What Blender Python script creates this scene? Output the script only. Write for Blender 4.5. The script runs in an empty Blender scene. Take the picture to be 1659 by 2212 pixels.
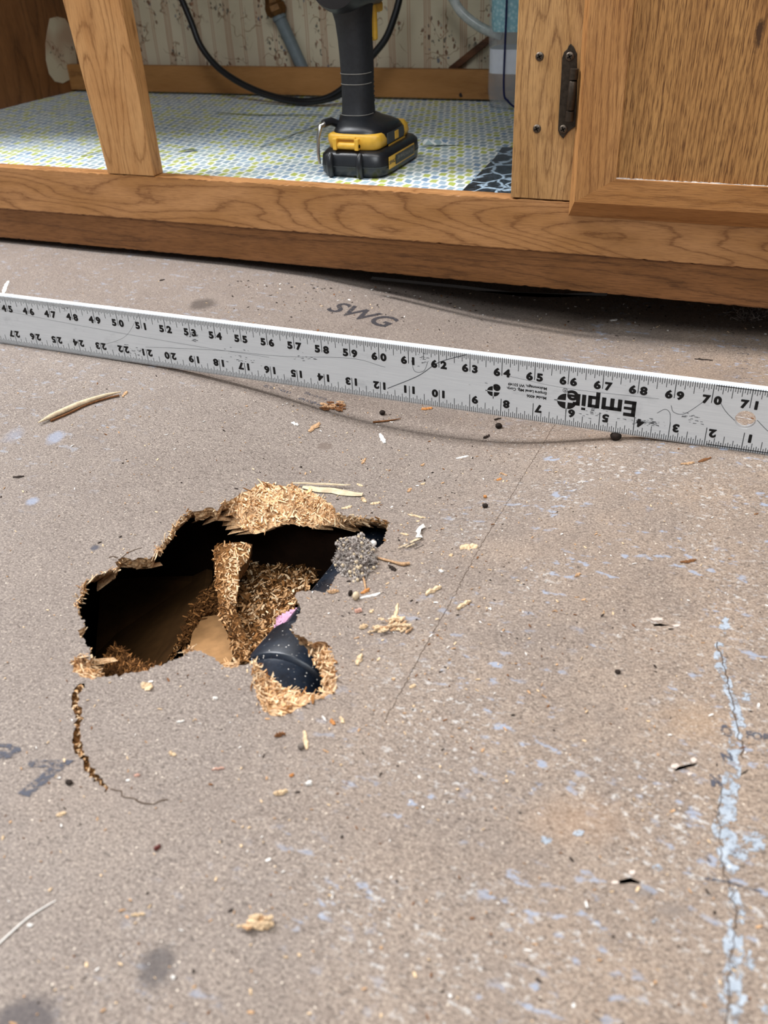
import bpy, bmesh, math, random
import numpy as np
from mathutils import Vector, Matrix
from mathutils.geometry import delaunay_2d_cdt

INCH = 0.0254
C = bpy.context.scene.collection
rnd = random.Random(7)

# ------------------------------------------------------------------ camera
F_PX, CX, CY = 1930.0, 829.5, 1106.0
CAM_H = 12.774                                     # inches above the floor
WM = np.array([[0.92918288, 0.17373578, -0.32624387],
               [0.36788953, -0.52002395, 0.7708647],
               [-0.03572785, -0.83629598, -0.54711292]])   # rows: world X, Y, Z in camera axes (x right, y down, z forward)
cam_d = bpy.data.cameras.new('camera'); cam = bpy.data.objects.new('camera', cam_d); C.objects.link(cam)
m3 = np.stack([WM[:, 0], -WM[:, 1], -WM[:, 2]], axis=1)
M = Matrix.Identity(4)
for i in range(3):
    for j in range(3): M[i][j] = m3[i, j]
M.translation = Vector((0, 0, CAM_H*INCH))
cam.matrix_world = M
cam_d.sensor_fit = 'VERTICAL'; cam_d.lens = 5.4; cam_d.sensor_height = 5.4*2212/F_PX
cam_d.clip_start = 0.02; cam_d.clip_end = 50
cam_d.dof.use_dof = True; cam_d.dof.focus_distance = 0.72; cam_d.dof.aperture_fstop = 2.0
bpy.context.scene.camera = cam

# ------------------------------------------------------------------ light
sc = bpy.context.scene
sc.view_settings.view_transform = 'Standard'
try: sc.view_settings.look = 'None'
except Exception: pass
sc.view_settings.gamma = 1.0; sc.view_settings.use_curve_mapping = False
sc.view_settings.exposure = 0.10
w = bpy.data.worlds.new('room_daylight'); sc.world = w; w.use_nodes = True
w.node_tree.nodes['Background'].inputs[0].default_value = (0.86, 0.93, 1.0, 1)
w.node_tree.nodes['Background'].inputs[1].default_value = 0.30

def area(name, loc, target, sx, sy, power, col):
    l = bpy.data.lights.new(name, 'AREA'); l.shape = 'RECTANGLE'; l.size = sx; l.size_y = sy
    l.energy = power; l.color = col
    o = bpy.data.objects.new(name, l); C.objects.link(o); o.location = loc
    o.rotation_euler = (Vector(target)-Vector(loc)).to_track_quat('-Z', 'Y').to_euler()
    return o
area('window_daylight', (-1.75, 0.637, 1.95), (-0.25, 0.614, 0.0), 0.50, 1.2, 84, (0.96, 0.97, 1.0))
area('overhead_daylight', (0.0, 0.61, 2.4), (0.0, 0.61, 0.0), 1.6, 0.50, 30, (1.0, 0.96, 0.92))
area('front_fill_daylight', (0.4, -1.05, 2.2), (-0.3, 0.7, 0.1), 1.5, 1.0, 36, (0.95, 0.98, 1.0))  # fill lamp added on the viewer's side to brighten cabinet front and liner

# ------------------------------------------------------------------ pixel of the photograph -> point of the place (inches)
def ray(px, py): return WM @ np.array([(px-CX)/F_PX, (py-CY)/F_PX, 1.0])
def toZ(px, py, z):
    r = ray(px, py); return np.array([0, 0, CAM_H]) + r*((z-CAM_H)/r[2])
def toY(px, py, y):
    r = ray(px, py); return np.array([0, 0, CAM_H]) + r*(y/r[1])
def toX(px, py, x):
    r = ray(px, py); return np.array([0, 0, CAM_H]) + r*(x/r[0])

SAGX = [-24, -21, -18.5, -16.9, -15.3, -13.8, -12.0, -10.5, -9.0, -7.5, -6.0, -4.6, -3.2, -2.2, -1.2, 0.5]
SAGD = [0, 0.02, 0.07, 0.20, 0.36, 0.56, 0.86, 1.02, 1.08, 1.06, 0.95, 0.70, 0.34, 0.12, 0.03, 0]
_gx = np.linspace(-26, 2, 113); _gd = np.interp(_gx, SAGX, SAGD)
_k = np.exp(-np.linspace(-2, 2, 9)**2); _k /= _k.sum(); _gd = np.convolve(np.pad(_gd, 4, 'edge'), _k, 'valid')
SAGY = [4, 8, 12, 16, 20, 24, 30, 36, 44]
SAGG = [0, 0.04, 0.20, 0.42, 0.80, 1.0, 1.0, 1.0, 1.0]
_gc = np.interp(_gx2 := np.linspace(-40, 30, 141), [-34, -22, -18, -14, -10, -6, -2, 2, 8, 20], [0.0, .12, .30, .8, 1.4, 1.7, 1.65, 1.5, 1.1, .4])
def fz(x, y):
    base = min(0.05, max(-0.08, 0.00403*(x+10.17)))
    sh = np.interp(y, [10, 24, 36], [1.5, 0, -1.5])
    s = np.interp(x+sh*(1 if y < 24 else 0), _gx, _gd)*np.interp(y, SAGY, SAGG)
    if y > 24:
        k = min(1.0, (y-24)/10.5); k = (k*k*(3-2*k))**1.3; s = s*(1-k)+k*np.interp(x, _gx2, _gc)
    return base - s + 0.035*math.sin(x*0.35+1)*math.sin(y*0.3+0.4)*(1 if y < 22 else 0.3)
def fl(px, py, up=0.0):
    z = 0.0
    for _ in range(14):
        p = toZ(px, py, z); z = 0.5*z + 0.5*(fz(p[0], p[1])+up)
    return toZ(px, py, z)

# ------------------------------------------------------------------ mesh helpers
class MB:
    def __init__(s): s.v = []; s.f = []; s.m = []
    def add(s, vs, fs, m=0):
        b = len(s.v); s.v += [tuple(float(c) for c in v) for v in vs]
        for f in fs: s.f.append(tuple(b+i for i in f)); s.m.append(m)
        return s
    def box(s, x0, x1, y0, y1, z0, z1, m=0):
        return s.add([(x0,y0,z0),(x1,y0,z0),(x1,y1,z0),(x0,y1,z0),(x0,y0,z1),(x1,y0,z1),(x1,y1,z1),(x0,y1,z1)],
                     [(0,3,2,1),(4,5,6,7),(0,1,5,4),(1,2,6,5),(2,3,7,6),(3,0,4,7)], m)
    def hexa(s, bot, top, m=0):                    # two loops of n points
        n = len(bot); fs = [tuple(reversed(range(n))), tuple(range(n, 2*n))]
        fs += [(i, (i+1) % n, n+(i+1) % n, n+i) for i in range(n)]
        return s.add(list(bot)+list(top), fs, m)
    def loft(s, rings, m=0, cap=True):
        n = len(rings[0]); vs = [p for r in rings for p in r]; fs = []
        for k in range(len(rings)-1):
            for i in range(n): fs.append((k*n+i, k*n+(i+1) % n, (k+1)*n+(i+1) % n, (k+1)*n+i))
        if cap: fs += [tuple(reversed(range(n))), tuple(range((len(rings)-1)*n, len(rings)*n))]
        return s.add(vs, fs, m)
    def tube(s, path, rad, n=10, m=0, cap=True):
        P = [np.array(p, float) for p in path]; rings = []
        R = rad if isinstance(rad, (list, tuple)) else [rad]*len(P)
        prev = None
        for i, p in enumerate(P):
            t = P[min(i+1, len(P)-1)]-P[max(i-1, 0)]; t = t/(np.linalg.norm(t)+1e-9)
            if prev is None:
                a = np.array([0, 0, 1.0]) if abs(t[2]) < 0.9 else np.array([1.0, 0, 0])
                u = np.cross(t, a)
            else: u = prev - t*(prev@t)
            u /= np.linalg.norm(u)+1e-9; prev = u; v = np.cross(t, u)
            rings.append([p+R[i]*(u*math.cos(2*math.pi*k/n)+v*math.sin(2*math.pi*k/n)) for k in range(n)])
        return s.loft(rings, m, cap)
    def build(s, name, mats, parent=None, smooth=None, bevel=0, seg=2, origin=None):
        if not isinstance(mats, (list, tuple)): mats = [mats]
        V = np.array(s.v)
        if parent is not None:
            o0 = WORLD_LOC[parent.name]
        elif origin is not None: o0 = np.array(origin, float)
        else: o0 = np.array([(V[:,0].min()+V[:,0].max())/2, (V[:,1].min()+V[:,1].max())/2, V[:,2].min()])
        me = bpy.data.meshes.new(name)
        me.from_pydata([tuple((p-o0)*INCH) for p in V], [], s.f)
        for m in mats: me.materials.append(m)
        me.polygons.foreach_set('material_index', s.m)
        bm = bmesh.new(); bm.from_mesh(me); bmesh.ops.recalc_face_normals(bm, faces=bm.faces); bm.to_mesh(me); bm.free()
        if smooth is not None:
            me.polygons.foreach_set('use_smooth', [True]*len(me.polygons))
            if smooth < 180: me.set_sharp_from_angle(angle=math.radians(smooth))
        o = bpy.data.objects.new(name, me); C.objects.link(o)
        if parent is not None: o.parent = parent
        else: o.location = tuple(o0*INCH)
        WORLD_LOC[o.name] = o0
        if bevel:
            b = o.modifiers.new('bevel', 'BEVEL'); b.width = bevel*INCH; b.segments = seg; b.limit_method = 'ANGLE'; b.angle_limit = math.radians(35)
        return o
WORLD_LOC = {}
def thing(name, loc, label, cat, group=None):
    o = bpy.data.objects.new(name, None); C.objects.link(o); o.empty_display_size = 0.03
    o.location = tuple(np.array(loc, float)*INCH); WORLD_LOC[o.name] = np.array(loc, float)
    return tag(o, label, cat, group)
def tag(o, label, cat, group=None, kind=None):
    o['label'] = label; o['category'] = cat
    if group: o['group'] = group
    if kind: o['kind'] = kind
    return o
def struct(o, label, cat):
    o['kind'] = 'structure'; o['label'] = label; o['category'] = cat; return o

def text_geo(body, size, offset=0.0, align='CENTER', space=1.0, shear=0.0):
    cu = bpy.data.curves.new('lettering', 'FONT'); cu.body = body; cu.size = size; cu.offset = offset
    cu.align_x = align; cu.align_y = 'CENTER'; cu.space_character = space; cu.shear = shear; cu.resolution_u = 4
    o = bpy.data.objects.new('lettering', cu); C.objects.link(o)
    dg = bpy.context.evaluated_depsgraph_get(); dg.update()
    me = bpy.data.meshes.new_from_object(o.evaluated_get(dg))
    vs = [tuple(v.co) for v in me.vertices]; fs = [tuple(p.vertices) for p in me.polygons]
    bpy.data.objects.remove(o); bpy.data.curves.remove(cu); bpy.data.meshes.remove(me)
    return vs, fs

# ------------------------------------------------------------------ material helpers
def lin(h):
    if isinstance(h, str): h = tuple(int(h[i:i+2], 16)/255 for i in (0, 2, 4))
    return tuple((c/12.92 if c <= 0.04045 else ((c+0.055)/1.055)**2.4) for c in h[:3])+(1.0,)
class NT:
    def __init__(s, name, rough=0.6, spec=0.3):
        s.mat = bpy.data.materials.new(name); s.mat.use_nodes = True; s.t = s.mat.node_tree
        s.b = s.t.nodes['Principled BSDF']; s.b.inputs['Roughness'].default_value = rough
        s.b.inputs['Specular IOR Level'].default_value = spec
        s._co = None
    def n(s, typ, **k):
        nd = s.t.nodes.new(typ)
        for a, b in k.items(): setattr(nd, a, b)
        return nd
    def L(s, a, b): s.t.links.new(a, b)
    def put(s, sock, v):
        if hasattr(v, 'is_output') or isinstance(v, bpy.types.NodeSocket): s.L(v, sock)
        else: sock.default_value = v
    def co(s):
        if s._co is None:
            tc = s.n('ShaderNodeTexCoord'); s._co = s.map(tc.outputs['Object'], scale=(39.37,)*3)
        return s._co
    def map(s, v, loc=(0,0,0), rot=(0,0,0), scale=(1,1,1), typ='POINT'):
        m = s.n('ShaderNodeMapping', vector_type=typ); s.L(v, m.inputs[0])
        m.inputs['Location'].default_value = loc; m.inputs['Rotation'].default_value = rot; m.inputs['Scale'].default_value = scale
        return m.outputs[0]
    def noise(s, v, scale=1, detail=2, rough=0.5, dist=0, out='Fac'):
        m = s.n('ShaderNodeTexNoise'); s.L(v, m.inputs['Vector'])
        m.inputs['Scale'].default_value = scale; m.inputs['Detail'].default_value = detail
        m.inputs['Roughness'].default_value = rough; m.inputs['Distortion'].default_value = dist
        return m.outputs[out]
    def vor(s, v, scale=1, feature='F1', out='Distance', rnd=1.0):
        m = s.n('ShaderNodeTexVoronoi', feature=feature); s.L(v, m.inputs['Vector']); m.inputs['Scale'].default_value = scale
        m.inputs['Randomness'].default_value = rnd
        return m.outputs[out]
    def ramp(s, f, stops, interp='LINEAR'):
        r = s.n('ShaderNodeValToRGB'); r.color_ramp.interpolation = interp; s.put(r.inputs[0], f)
        e = r.color_ramp.elements
        while len(e) > 1: e.remove(e[-1])
        for i, (p, c) in enumerate(stops):
            if not isinstance(c, (tuple, list, str)): c = (c, c, c, 1)
            elif isinstance(c, str): c = lin(c)
            if i == 0: e[0].position = p; e[0].color = c
            else: q = e.new(p); q.color = c
        return r.outputs[0]
    def mix(s, f, a, b, blend='MIX'):
        m = s.n('ShaderNodeMix', data_type='RGBA', blend_type=blend); s.put(m.inputs[0], f)
        a = lin(a) if isinstance(a, str) else a; b = lin(b) if isinstance(b, str) else b
        s.put(m.inputs[6], a); s.put(m.inputs[7], b); return m.outputs[2]
    def math(s, op, a, b=0.0, clamp=False):
        m = s.n('ShaderNodeMath', operation=op, use_clamp=clamp); s.put(m.inputs[0], a); s.put(m.inputs[1], b); return m.outputs[0]
    def vmath(s, op, a, b=None):
        m = s.n('ShaderNodeVectorMath', operation=op); s.put(m.inputs[0], a)
        if b is not None: s.put(m.inputs[1], b)
        return m.outputs[1] if op in ('LENGTH', 'DISTANCE', 'DOT_PRODUCT') else m.outputs[0]
    def xyz(s, v):
        m = s.n('ShaderNodeSeparateXYZ'); s.L(v, m.inputs[0]); return m.outputs
    def comb(s, x, y, z):
        m = s.n('ShaderNodeCombineXYZ'); s.put(m.inputs[0], x); s.put(m.inputs[1], y); s.put(m.inputs[2], z); return m.outputs[0]
    def color(s, c):
        s.put(s.b.inputs['Base Color'], lin(c) if isinstance(c, str) else c); return s
    def bump(s, h, strength=0.3, dist=0.02):
        m = s.n('ShaderNodeBump'); m.inputs['Strength'].default_value = strength; m.inputs['Distance'].default_value = dist*INCH
        s.L(h, m.inputs['Height']); s.L(m.outputs[0], s.b.inputs['Normal']); return s
def plain(name, col, rough=0.6, spec=0.3, metal=0, var=0.12, scale=3, bump=0.0):
    t = NT(name, rough, spec); t.b.inputs['Metallic'].default_value = metal
    n = t.noise(t.co(), scale, 4, 0.6)
    base = lin(col); f = t.ramp(n, [(0.3, 1-var), (0.7, 1+var)])
    t.color(t.mix(1.0, base, f, 'MULTIPLY'))
    if bump: t.bump(t.noise(t.co(), scale*6, 3), bump, 0.03)
    return t.mat

def wood(name, axis, light, mid, dark, seed=0, rings=11, along=0.13, across=0.55, pore=0.55, linear=0.0, rough=0.42, stains=()):
    """flat-sawn oak: contour rings of a noise stretched along the grain, and fine pore lines"""
    t = NT(name, rough, 0.35); co = t.co()
    def st(a, c):
        k = [c, c, c]; k['XYZ'.index(axis)] = a; return tuple(k)
    v = t.map(co, loc=(seed*13.7, seed*7.3, seed*3.1), scale=st(along, across))
    wob = t.noise(t.map(co, loc=(seed, 3, 1), scale=st(0.9, 3.0)), 1.0, 5, 0.7)
    n1 = t.noise(v, 1.0, 1.0, 0.4, 0.15)
    ac = t.xyz(co)['XYZ'.index('X' if axis != 'X' else 'Z')]
    r = t.math('ADD', t.math('MULTIPLY', n1, rings), t.math('MULTIPLY', wob, 0.7))
    r = t.math('ADD', r, t.math('MULTIPLY', ac, linear))
    fr = t.math('FRACT', r)
    ring = t.ramp(fr, [(0.0, 0.9), (0.07, 0.28), (0.40, 0.02), (0.74, 0.10), (0.90, 0.45), (0.965, 1.0), (1.0, 0.9)])
    pores = t.noise(t.map(co, loc=(seed, 0, seed), scale=st(1.6, 34)), 1.0, 2, 0.6)
    p2 = t.noise(t.map(co, loc=(3, seed, 1), scale=st(0.9, 15)), 1.0, 3, 0.65)
    pf = t.math('MAXIMUM', t.ramp(pores, [(0.50, 0.0), (0.66, 1.0)]), t.ramp(p2, [(0.52, 0.0), (0.70, 0.85)]))
    ring = t.math('MULTIPLY', ring, t.ramp(p2, [(0.30, 0.45), (0.55, 1.0)]))
    patch = t.noise(t.map(co, loc=(seed*2, 1, 5), scale=st(0.25, 0.9)), 1.0, 3, 0.5)
    c = t.mix(t.ramp(patch, [(0.3, 0), (0.72, 1)]), light, mid)
    c = t.mix(t.math('MULTIPLY', ring, 0.72), c, dark)
    c = t.mix(t.math('MULTIPLY', pf, pore), c, dark)
    for (lc, sz, cl, amt) in stains:
        d = t.vmath('LENGTH', t.map(co, loc=lc, scale=sz, typ='TEXTURE'))
        d = t.math('ADD', d, t.math('MULTIPLY', t.noise(co, 1.6, 4, 0.7), 0.9))
        c = t.mix(t.math('MULTIPLY', t.ramp(d, [(0.75, 1.0), (1.35, 0.0)]), amt), c, cl)
    t.color(c)
    h = t.math('ADD', t.math('MULTIPLY', pf, -0.6), t.math('MULTIPLY', ring, -0.3))
    t.bump(h, 0.35, 0.012)
    t.put(t.b.inputs['Roughness'], t.ramp(pores, [(0.4, rough-0.04), (0.7, rough+0.2)]))
    return t.mat
OAK = ('C08A55', 'A9713D', '6E431F')
FR = 35.21                                      # y of the cabinet's face-frame front
RT, RB = 3.72, 1.74                             # rail top and bottom
YB = 59.1                                       # back wall
ZL = 3.60                                       # liner

# ------------------------------------------------------------------ setting: floor with its torn hole
def z1(x, y): return (100+x*0.48222, 1000+y*0.48222)
# outline of the missing surface; optional inner edge of the exposed core (zoom pixels) and depth
N_ = None
HOLE = [((200,970),(255,950),.42), ((150,955),(235,915),.42), ((122,925),(205,905),.42), ((120,890),(190,893),.40), ((140,866),(205,893),.40),
 ((196,884),N_,0), ((205,868),N_,0), ((192,835),N_,0), ((176,800),N_,0), ((150,775),N_,0), ((142,752),N_,0), ((152,745),N_,0), ((170,735),N_,0), ((172,702),N_,0),
 ((143,680),N_,0), ((148,650),(158,640),.25), ((135,640),(160,620),.3), ((150,600),(182,595),.3), ((166,560),(186,560),.3), ((180,532),(210,535),.3), ((225,505),(262,512),.3), ((300,482),(318,496),.25),
 ((318,470),N_,0), ((312,450),N_,0), ((320,432),N_,0), ((338,422),N_,0), ((362,426),N_,0), ((400,432),N_,0), ((425,424),N_,0), ((455,430),N_,0), ((490,412),(497,420),.2),
 ((505,385),(530,390),.3), ((545,335),(580,345),.35), ((560,295),(600,318),.3), ((605,250),(640,275),.3), ((645,218),(668,240),.2), ((680,215),N_,0), ((720,200),N_,0), ((745,200),N_,0), ((765,216),N_,0),
 ((790,182),(800,205),.2), ((840,160),(850,245),.55), ((880,132),(868,292),.62), ((930,108),(905,306),.62), ((965,86),(940,316),.62), ((1000,92),(985,306),.62), ((1055,102),(1030,282),.6), ((1110,106),(1090,272),.6), ((1165,120),(1150,284),.6),
 ((1215,140),(1210,288),.58), ((1245,165),(1245,275),.55), ((1278,188),(1290,282),.55), ((1295,218),(1320,285),.5), ((1330,236),(1345,278),.45), ((1385,240),(1390,276),.35), ((1440,250),(1445,275),.3), ((1495,255),(1490,268),.2), ((1528,262),N_,0),
 ((1527,290),N_,0), ((1515,325),N_,0), ((1520,352),N_,0), ((1490,376),N_,0), ((1420,400),N_,0), ((1350,450),N_,0), ((1300,505),N_,0), ((1272,555),N_,0), ((1245,580),N_,0), ((1212,574),N_,0), ((1180,570),N_,0), ((1122,578),N_,0), ((1110,600),N_,0), ((1135,638),N_,0),
 ((1141,668),N_,0), ((1120,705),N_,0), ((1098,745),N_,0), ((1108,765),N_,0), ((1160,785),N_,0), ((1195,808),N_,0), ((1235,800),N_,0), ((1262,815),N_,0), ((1266,848),(1182,858),.45), ((1290,880),(1200,905),.6), ((1297,940),(1228,940),.65), ((1296,1000),(1240,1010),.65), ((1285,1035),(1242,1044),.5),
 ((1240,1050),(1210,1056),.3), ((1200,1062),(1196,1052),.3), ((1150,1085),(1150,1030),.5), ((1112,1108),(1090,1012),.5), ((1070,1130),(1050,1010),.5), ((1020,1133),(1030,980),.5), ((980,1116),(1010,965),.5), ((956,1080),(990,950),.45), ((946,1040),(965,945),.4), ((930,1000),(955,930),.4), ((924,960),(948,912),.35), ((926,912),(938,905),.2),
 ((915,897),N_,0), ((880,906),N_,0), ((855,915),(850,895),.3), ((825,922),(815,890),.3), ((780,902),N_,0), ((750,870),N_,0), ((700,850),N_,0), ((665,838),(650,822),.2), ((620,855),(615,835),.2), ((600,872),N_,0), ((540,897),N_,0), ((480,916),N_,0), ((420,936),N_,0), ((340,950),N_,0), ((285,955),N_,0), ((245,960),N_,0)]
def inner3(pt, dep):
    p = fl(*z1(*pt)); q = toZ(*z1(*pt), p[2]-dep); return q
ctl = []
for (o, i, d) in HOLE:
    if i is not None and 0 < d <= .36 and o[0] < 800: i = (o[0]+(i[0]-o[0])*.45, o[1]+(i[1]-o[1])*.45); d = .2
    p = fl(*z1(*o)); ctl.append((p, None if i is None else inner3(i, d), d))
cen = np.mean([c[0][:2] for c in ctl], axis=0)
P2 = np.array([c[0][:2] for c in ctl])
def poly_area(p): return 0.5*sum(p[i][0]*p[(i+1) % len(p)][1]-p[(i+1) % len(p)][0]*p[i][1] for i in range(len(p)))
SGN = 1 if poly_area(P2) > 0 else -1
def outn(i, P):                                  # normal pointing away from the opening
    t = P[(i+1) % len(P)]-P[i-1]; n = np.array([t[1], -t[0]])*SGN; return n/(np.linalg.norm(n)+1e-9)
inn = []
for i, (p, q, d) in enumerate(ctl):
    if q is None:
        n = outn(i, P2); q = np.array([p[0]+n[0]*0.22, p[1]+n[1]*0.22, p[2]-0.45])
    inn.append(q)
# resample with a ragged edge
outl, inl, led, isn = [], [], [], []
jr = random.Random(3)
for i in range(len(ctl)):
    a, b = ctl[i][0], ctl[(i+1) % len(ctl)][0]; ia, ib = inn[i], inn[(i+1) % len(ctl)]
    la = 0 if ctl[i][1] is None else 1; lb = 0 if ctl[(i+1) % len(ctl)][1] is None else 1
    n = max(1, int(np.linalg.norm(b[:2]-a[:2])/0.055))
    t = (b-a)[:2]; nn = np.array([t[1], -t[0]]); nn = nn/(np.linalg.norm(nn)+1e-9)
    for k in range(n):
        f = k/n; p = a+(b-a)*f
        j = 0 if k == 0 and n > 1 else jr.gauss(0, 0.028)
        x, y = p[0]+nn[0]*j, p[1]+nn[1]*j
        outl.append(np.array([x, y, fz(x, y)])); q = ia+(ib-ia)*f
        inl.append(q+np.array([jr.gauss(0, .03), jr.gauss(0, .03), jr.gauss(0, .02)])); led.append(la+(lb-la)*f)

_P = np.array([p[:2] for p in outl]); _n = len(_P)
for i in range(_n):                              # undercut where no core shows, from a smoothed rim normal
    if led[i] < 0.5:
        t = _P[(i+7) % _n]-_P[i-7]; nn = np.array([t[1], -t[0]])*SGN; nn = nn/(np.linalg.norm(nn)+1e-9)
        inl[i] = outl[i]+np.array([nn[0]*.16+jr.gauss(0, .02), nn[1]*.16+jr.gauss(0, .02), -.40])
def pip(pts, poly):
    pts = np.asarray(pts); x, y = pts[:, 0], pts[:, 1]; ins = np.zeros(len(pts), bool); n = len(poly); j = n-1
    for i in range(n):
        xi, yi = poly[i][0], poly[i][1]; xj, yj = poly[j][0], poly[j][1]
        c = ((yi > y) != (yj > y)) & (x < (xj-xi)*(y-yi)/(yj-yi+1e-12)+xi); ins ^= c; j = i
    return ins
def z2(x, y): return (x*0.3672, 1400+y*0.3672)
def strip(path, widths, j=0.012, seed=1, step=0.06):
    """closed ragged polygon around a floor path; returns polygon, centre line and half widths"""
    r = random.Random(seed); pts = [fl(*p)[:2] for p in path]; c, wd = [], []
    for i in range(len(pts)-1):
        n = max(1, int(np.linalg.norm(pts[i+1]-pts[i])/step))
        for k in range(n):
            f = k/n; c.append(pts[i]+(pts[i+1]-pts[i])*f); wd.append(widths[i]+(widths[i+1]-widths[i])*f)
    c.append(pts[-1]); wd.append(widths[-1]); c = np.array(c)
    c = c + np.array([[r.gauss(0, j), r.gauss(0, j)] for _ in c])
    A, B = [], []
    for i in range(len(c)):
        t = c[min(i+1, len(c)-1)]-c[max(i-1, 0)]; nrm = np.array([-t[1], t[0]])/(np.linalg.norm(t)+1e-9)
        A.append(c[i]+nrm*wd[i]*r.uniform(0.65, 1.35)); B.append(c[i]-nrm*wd[i]*r.uniform(0.65, 1.35))
    return A+B[::-1], c, wd
CRACK_PATH = [z2(490,205), z2(455,240), z2(440,300), z2(450,370), z2(468,420), z2(455,470), z2(445,520), z2(460,575), z2(485,640), z2(510,700), z2(555,750), z2(600,800), z2(640,833)]
crack_poly, crack_c, crack_w = strip(CRACK_PATH, [.08,.08,.065,.07,.055,.045,.065,.08,.05,.05,.05,.04,.015], 0.022, 5)
def z3(x, y): return (1100+x*0.41224, 1300+y*0.41224)
SLOTS = [[(863,880),(885,865),(915,858),(945,850),(990,846),(975,858),(935,868),(900,880),(872,887)],
         [(556,1465),(590,1456),(612,1450),(638,1444),(655,1455),(690,1468),(675,1478),(640,1472),(600,1478),(572,1476)],
         [(750,118),(790,114),(845,124),(800,127),(760,127)],
         [(1195,905),(1225,896),(1250,878),(1255,882),(1230,902),(1200,912)]]
slot_polys = [[fl(*z3(*p))[:2] for p in s] for s in SLOTS]
holes = [[p[:2] for p in outl], crack_poly]+slot_polys

fx = np.unique(np.concatenate([np.arange(-84, -42, 3.0), np.arange(-42, -30, 1.0), np.arange(-30, 8, 0.7), np.arange(8, 60, 3.0)]))
fy = np.unique(np.concatenate([np.arange(-40, 0, 3.0), np.arange(0, 38, 0.7), np.arange(38, 62, 2.0)]))
gp = np.array([(x, y) for x in fx for y in fy])
keep = np.ones(len(gp), bool)
for h in holes: keep &= ~pip(gp, h)
verts = []; edges = []
for h in holes:
    b = len(verts); verts += [Vector((float(p[0]), float(p[1]))) for p in h]; n = len(h)
    edges += [(b+i, b+(i+1) % n) for i in range(n)]
verts += [Vector((float(p[0]), float(p[1]))) for p in gp[keep]]
cv, ce, cf, *_ = delaunay_2d_cdt(verts, edges, [], 0, 1e-6)
ctr = np.array([[(cv[f[0]][k]+cv[f[1]][k]+cv[f[2]][k])/3 for k in (0, 1)] for f in cf])
bad = np.zeros(len(cf), bool)
for h in holes: bad |= pip(ctr, h)
fmb = MB(); fmb.add([(v[0], v[1], fz(v[0], v[1])) for v in cv], [tuple(f) for f, b in zip(cf, bad) if not b])

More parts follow.
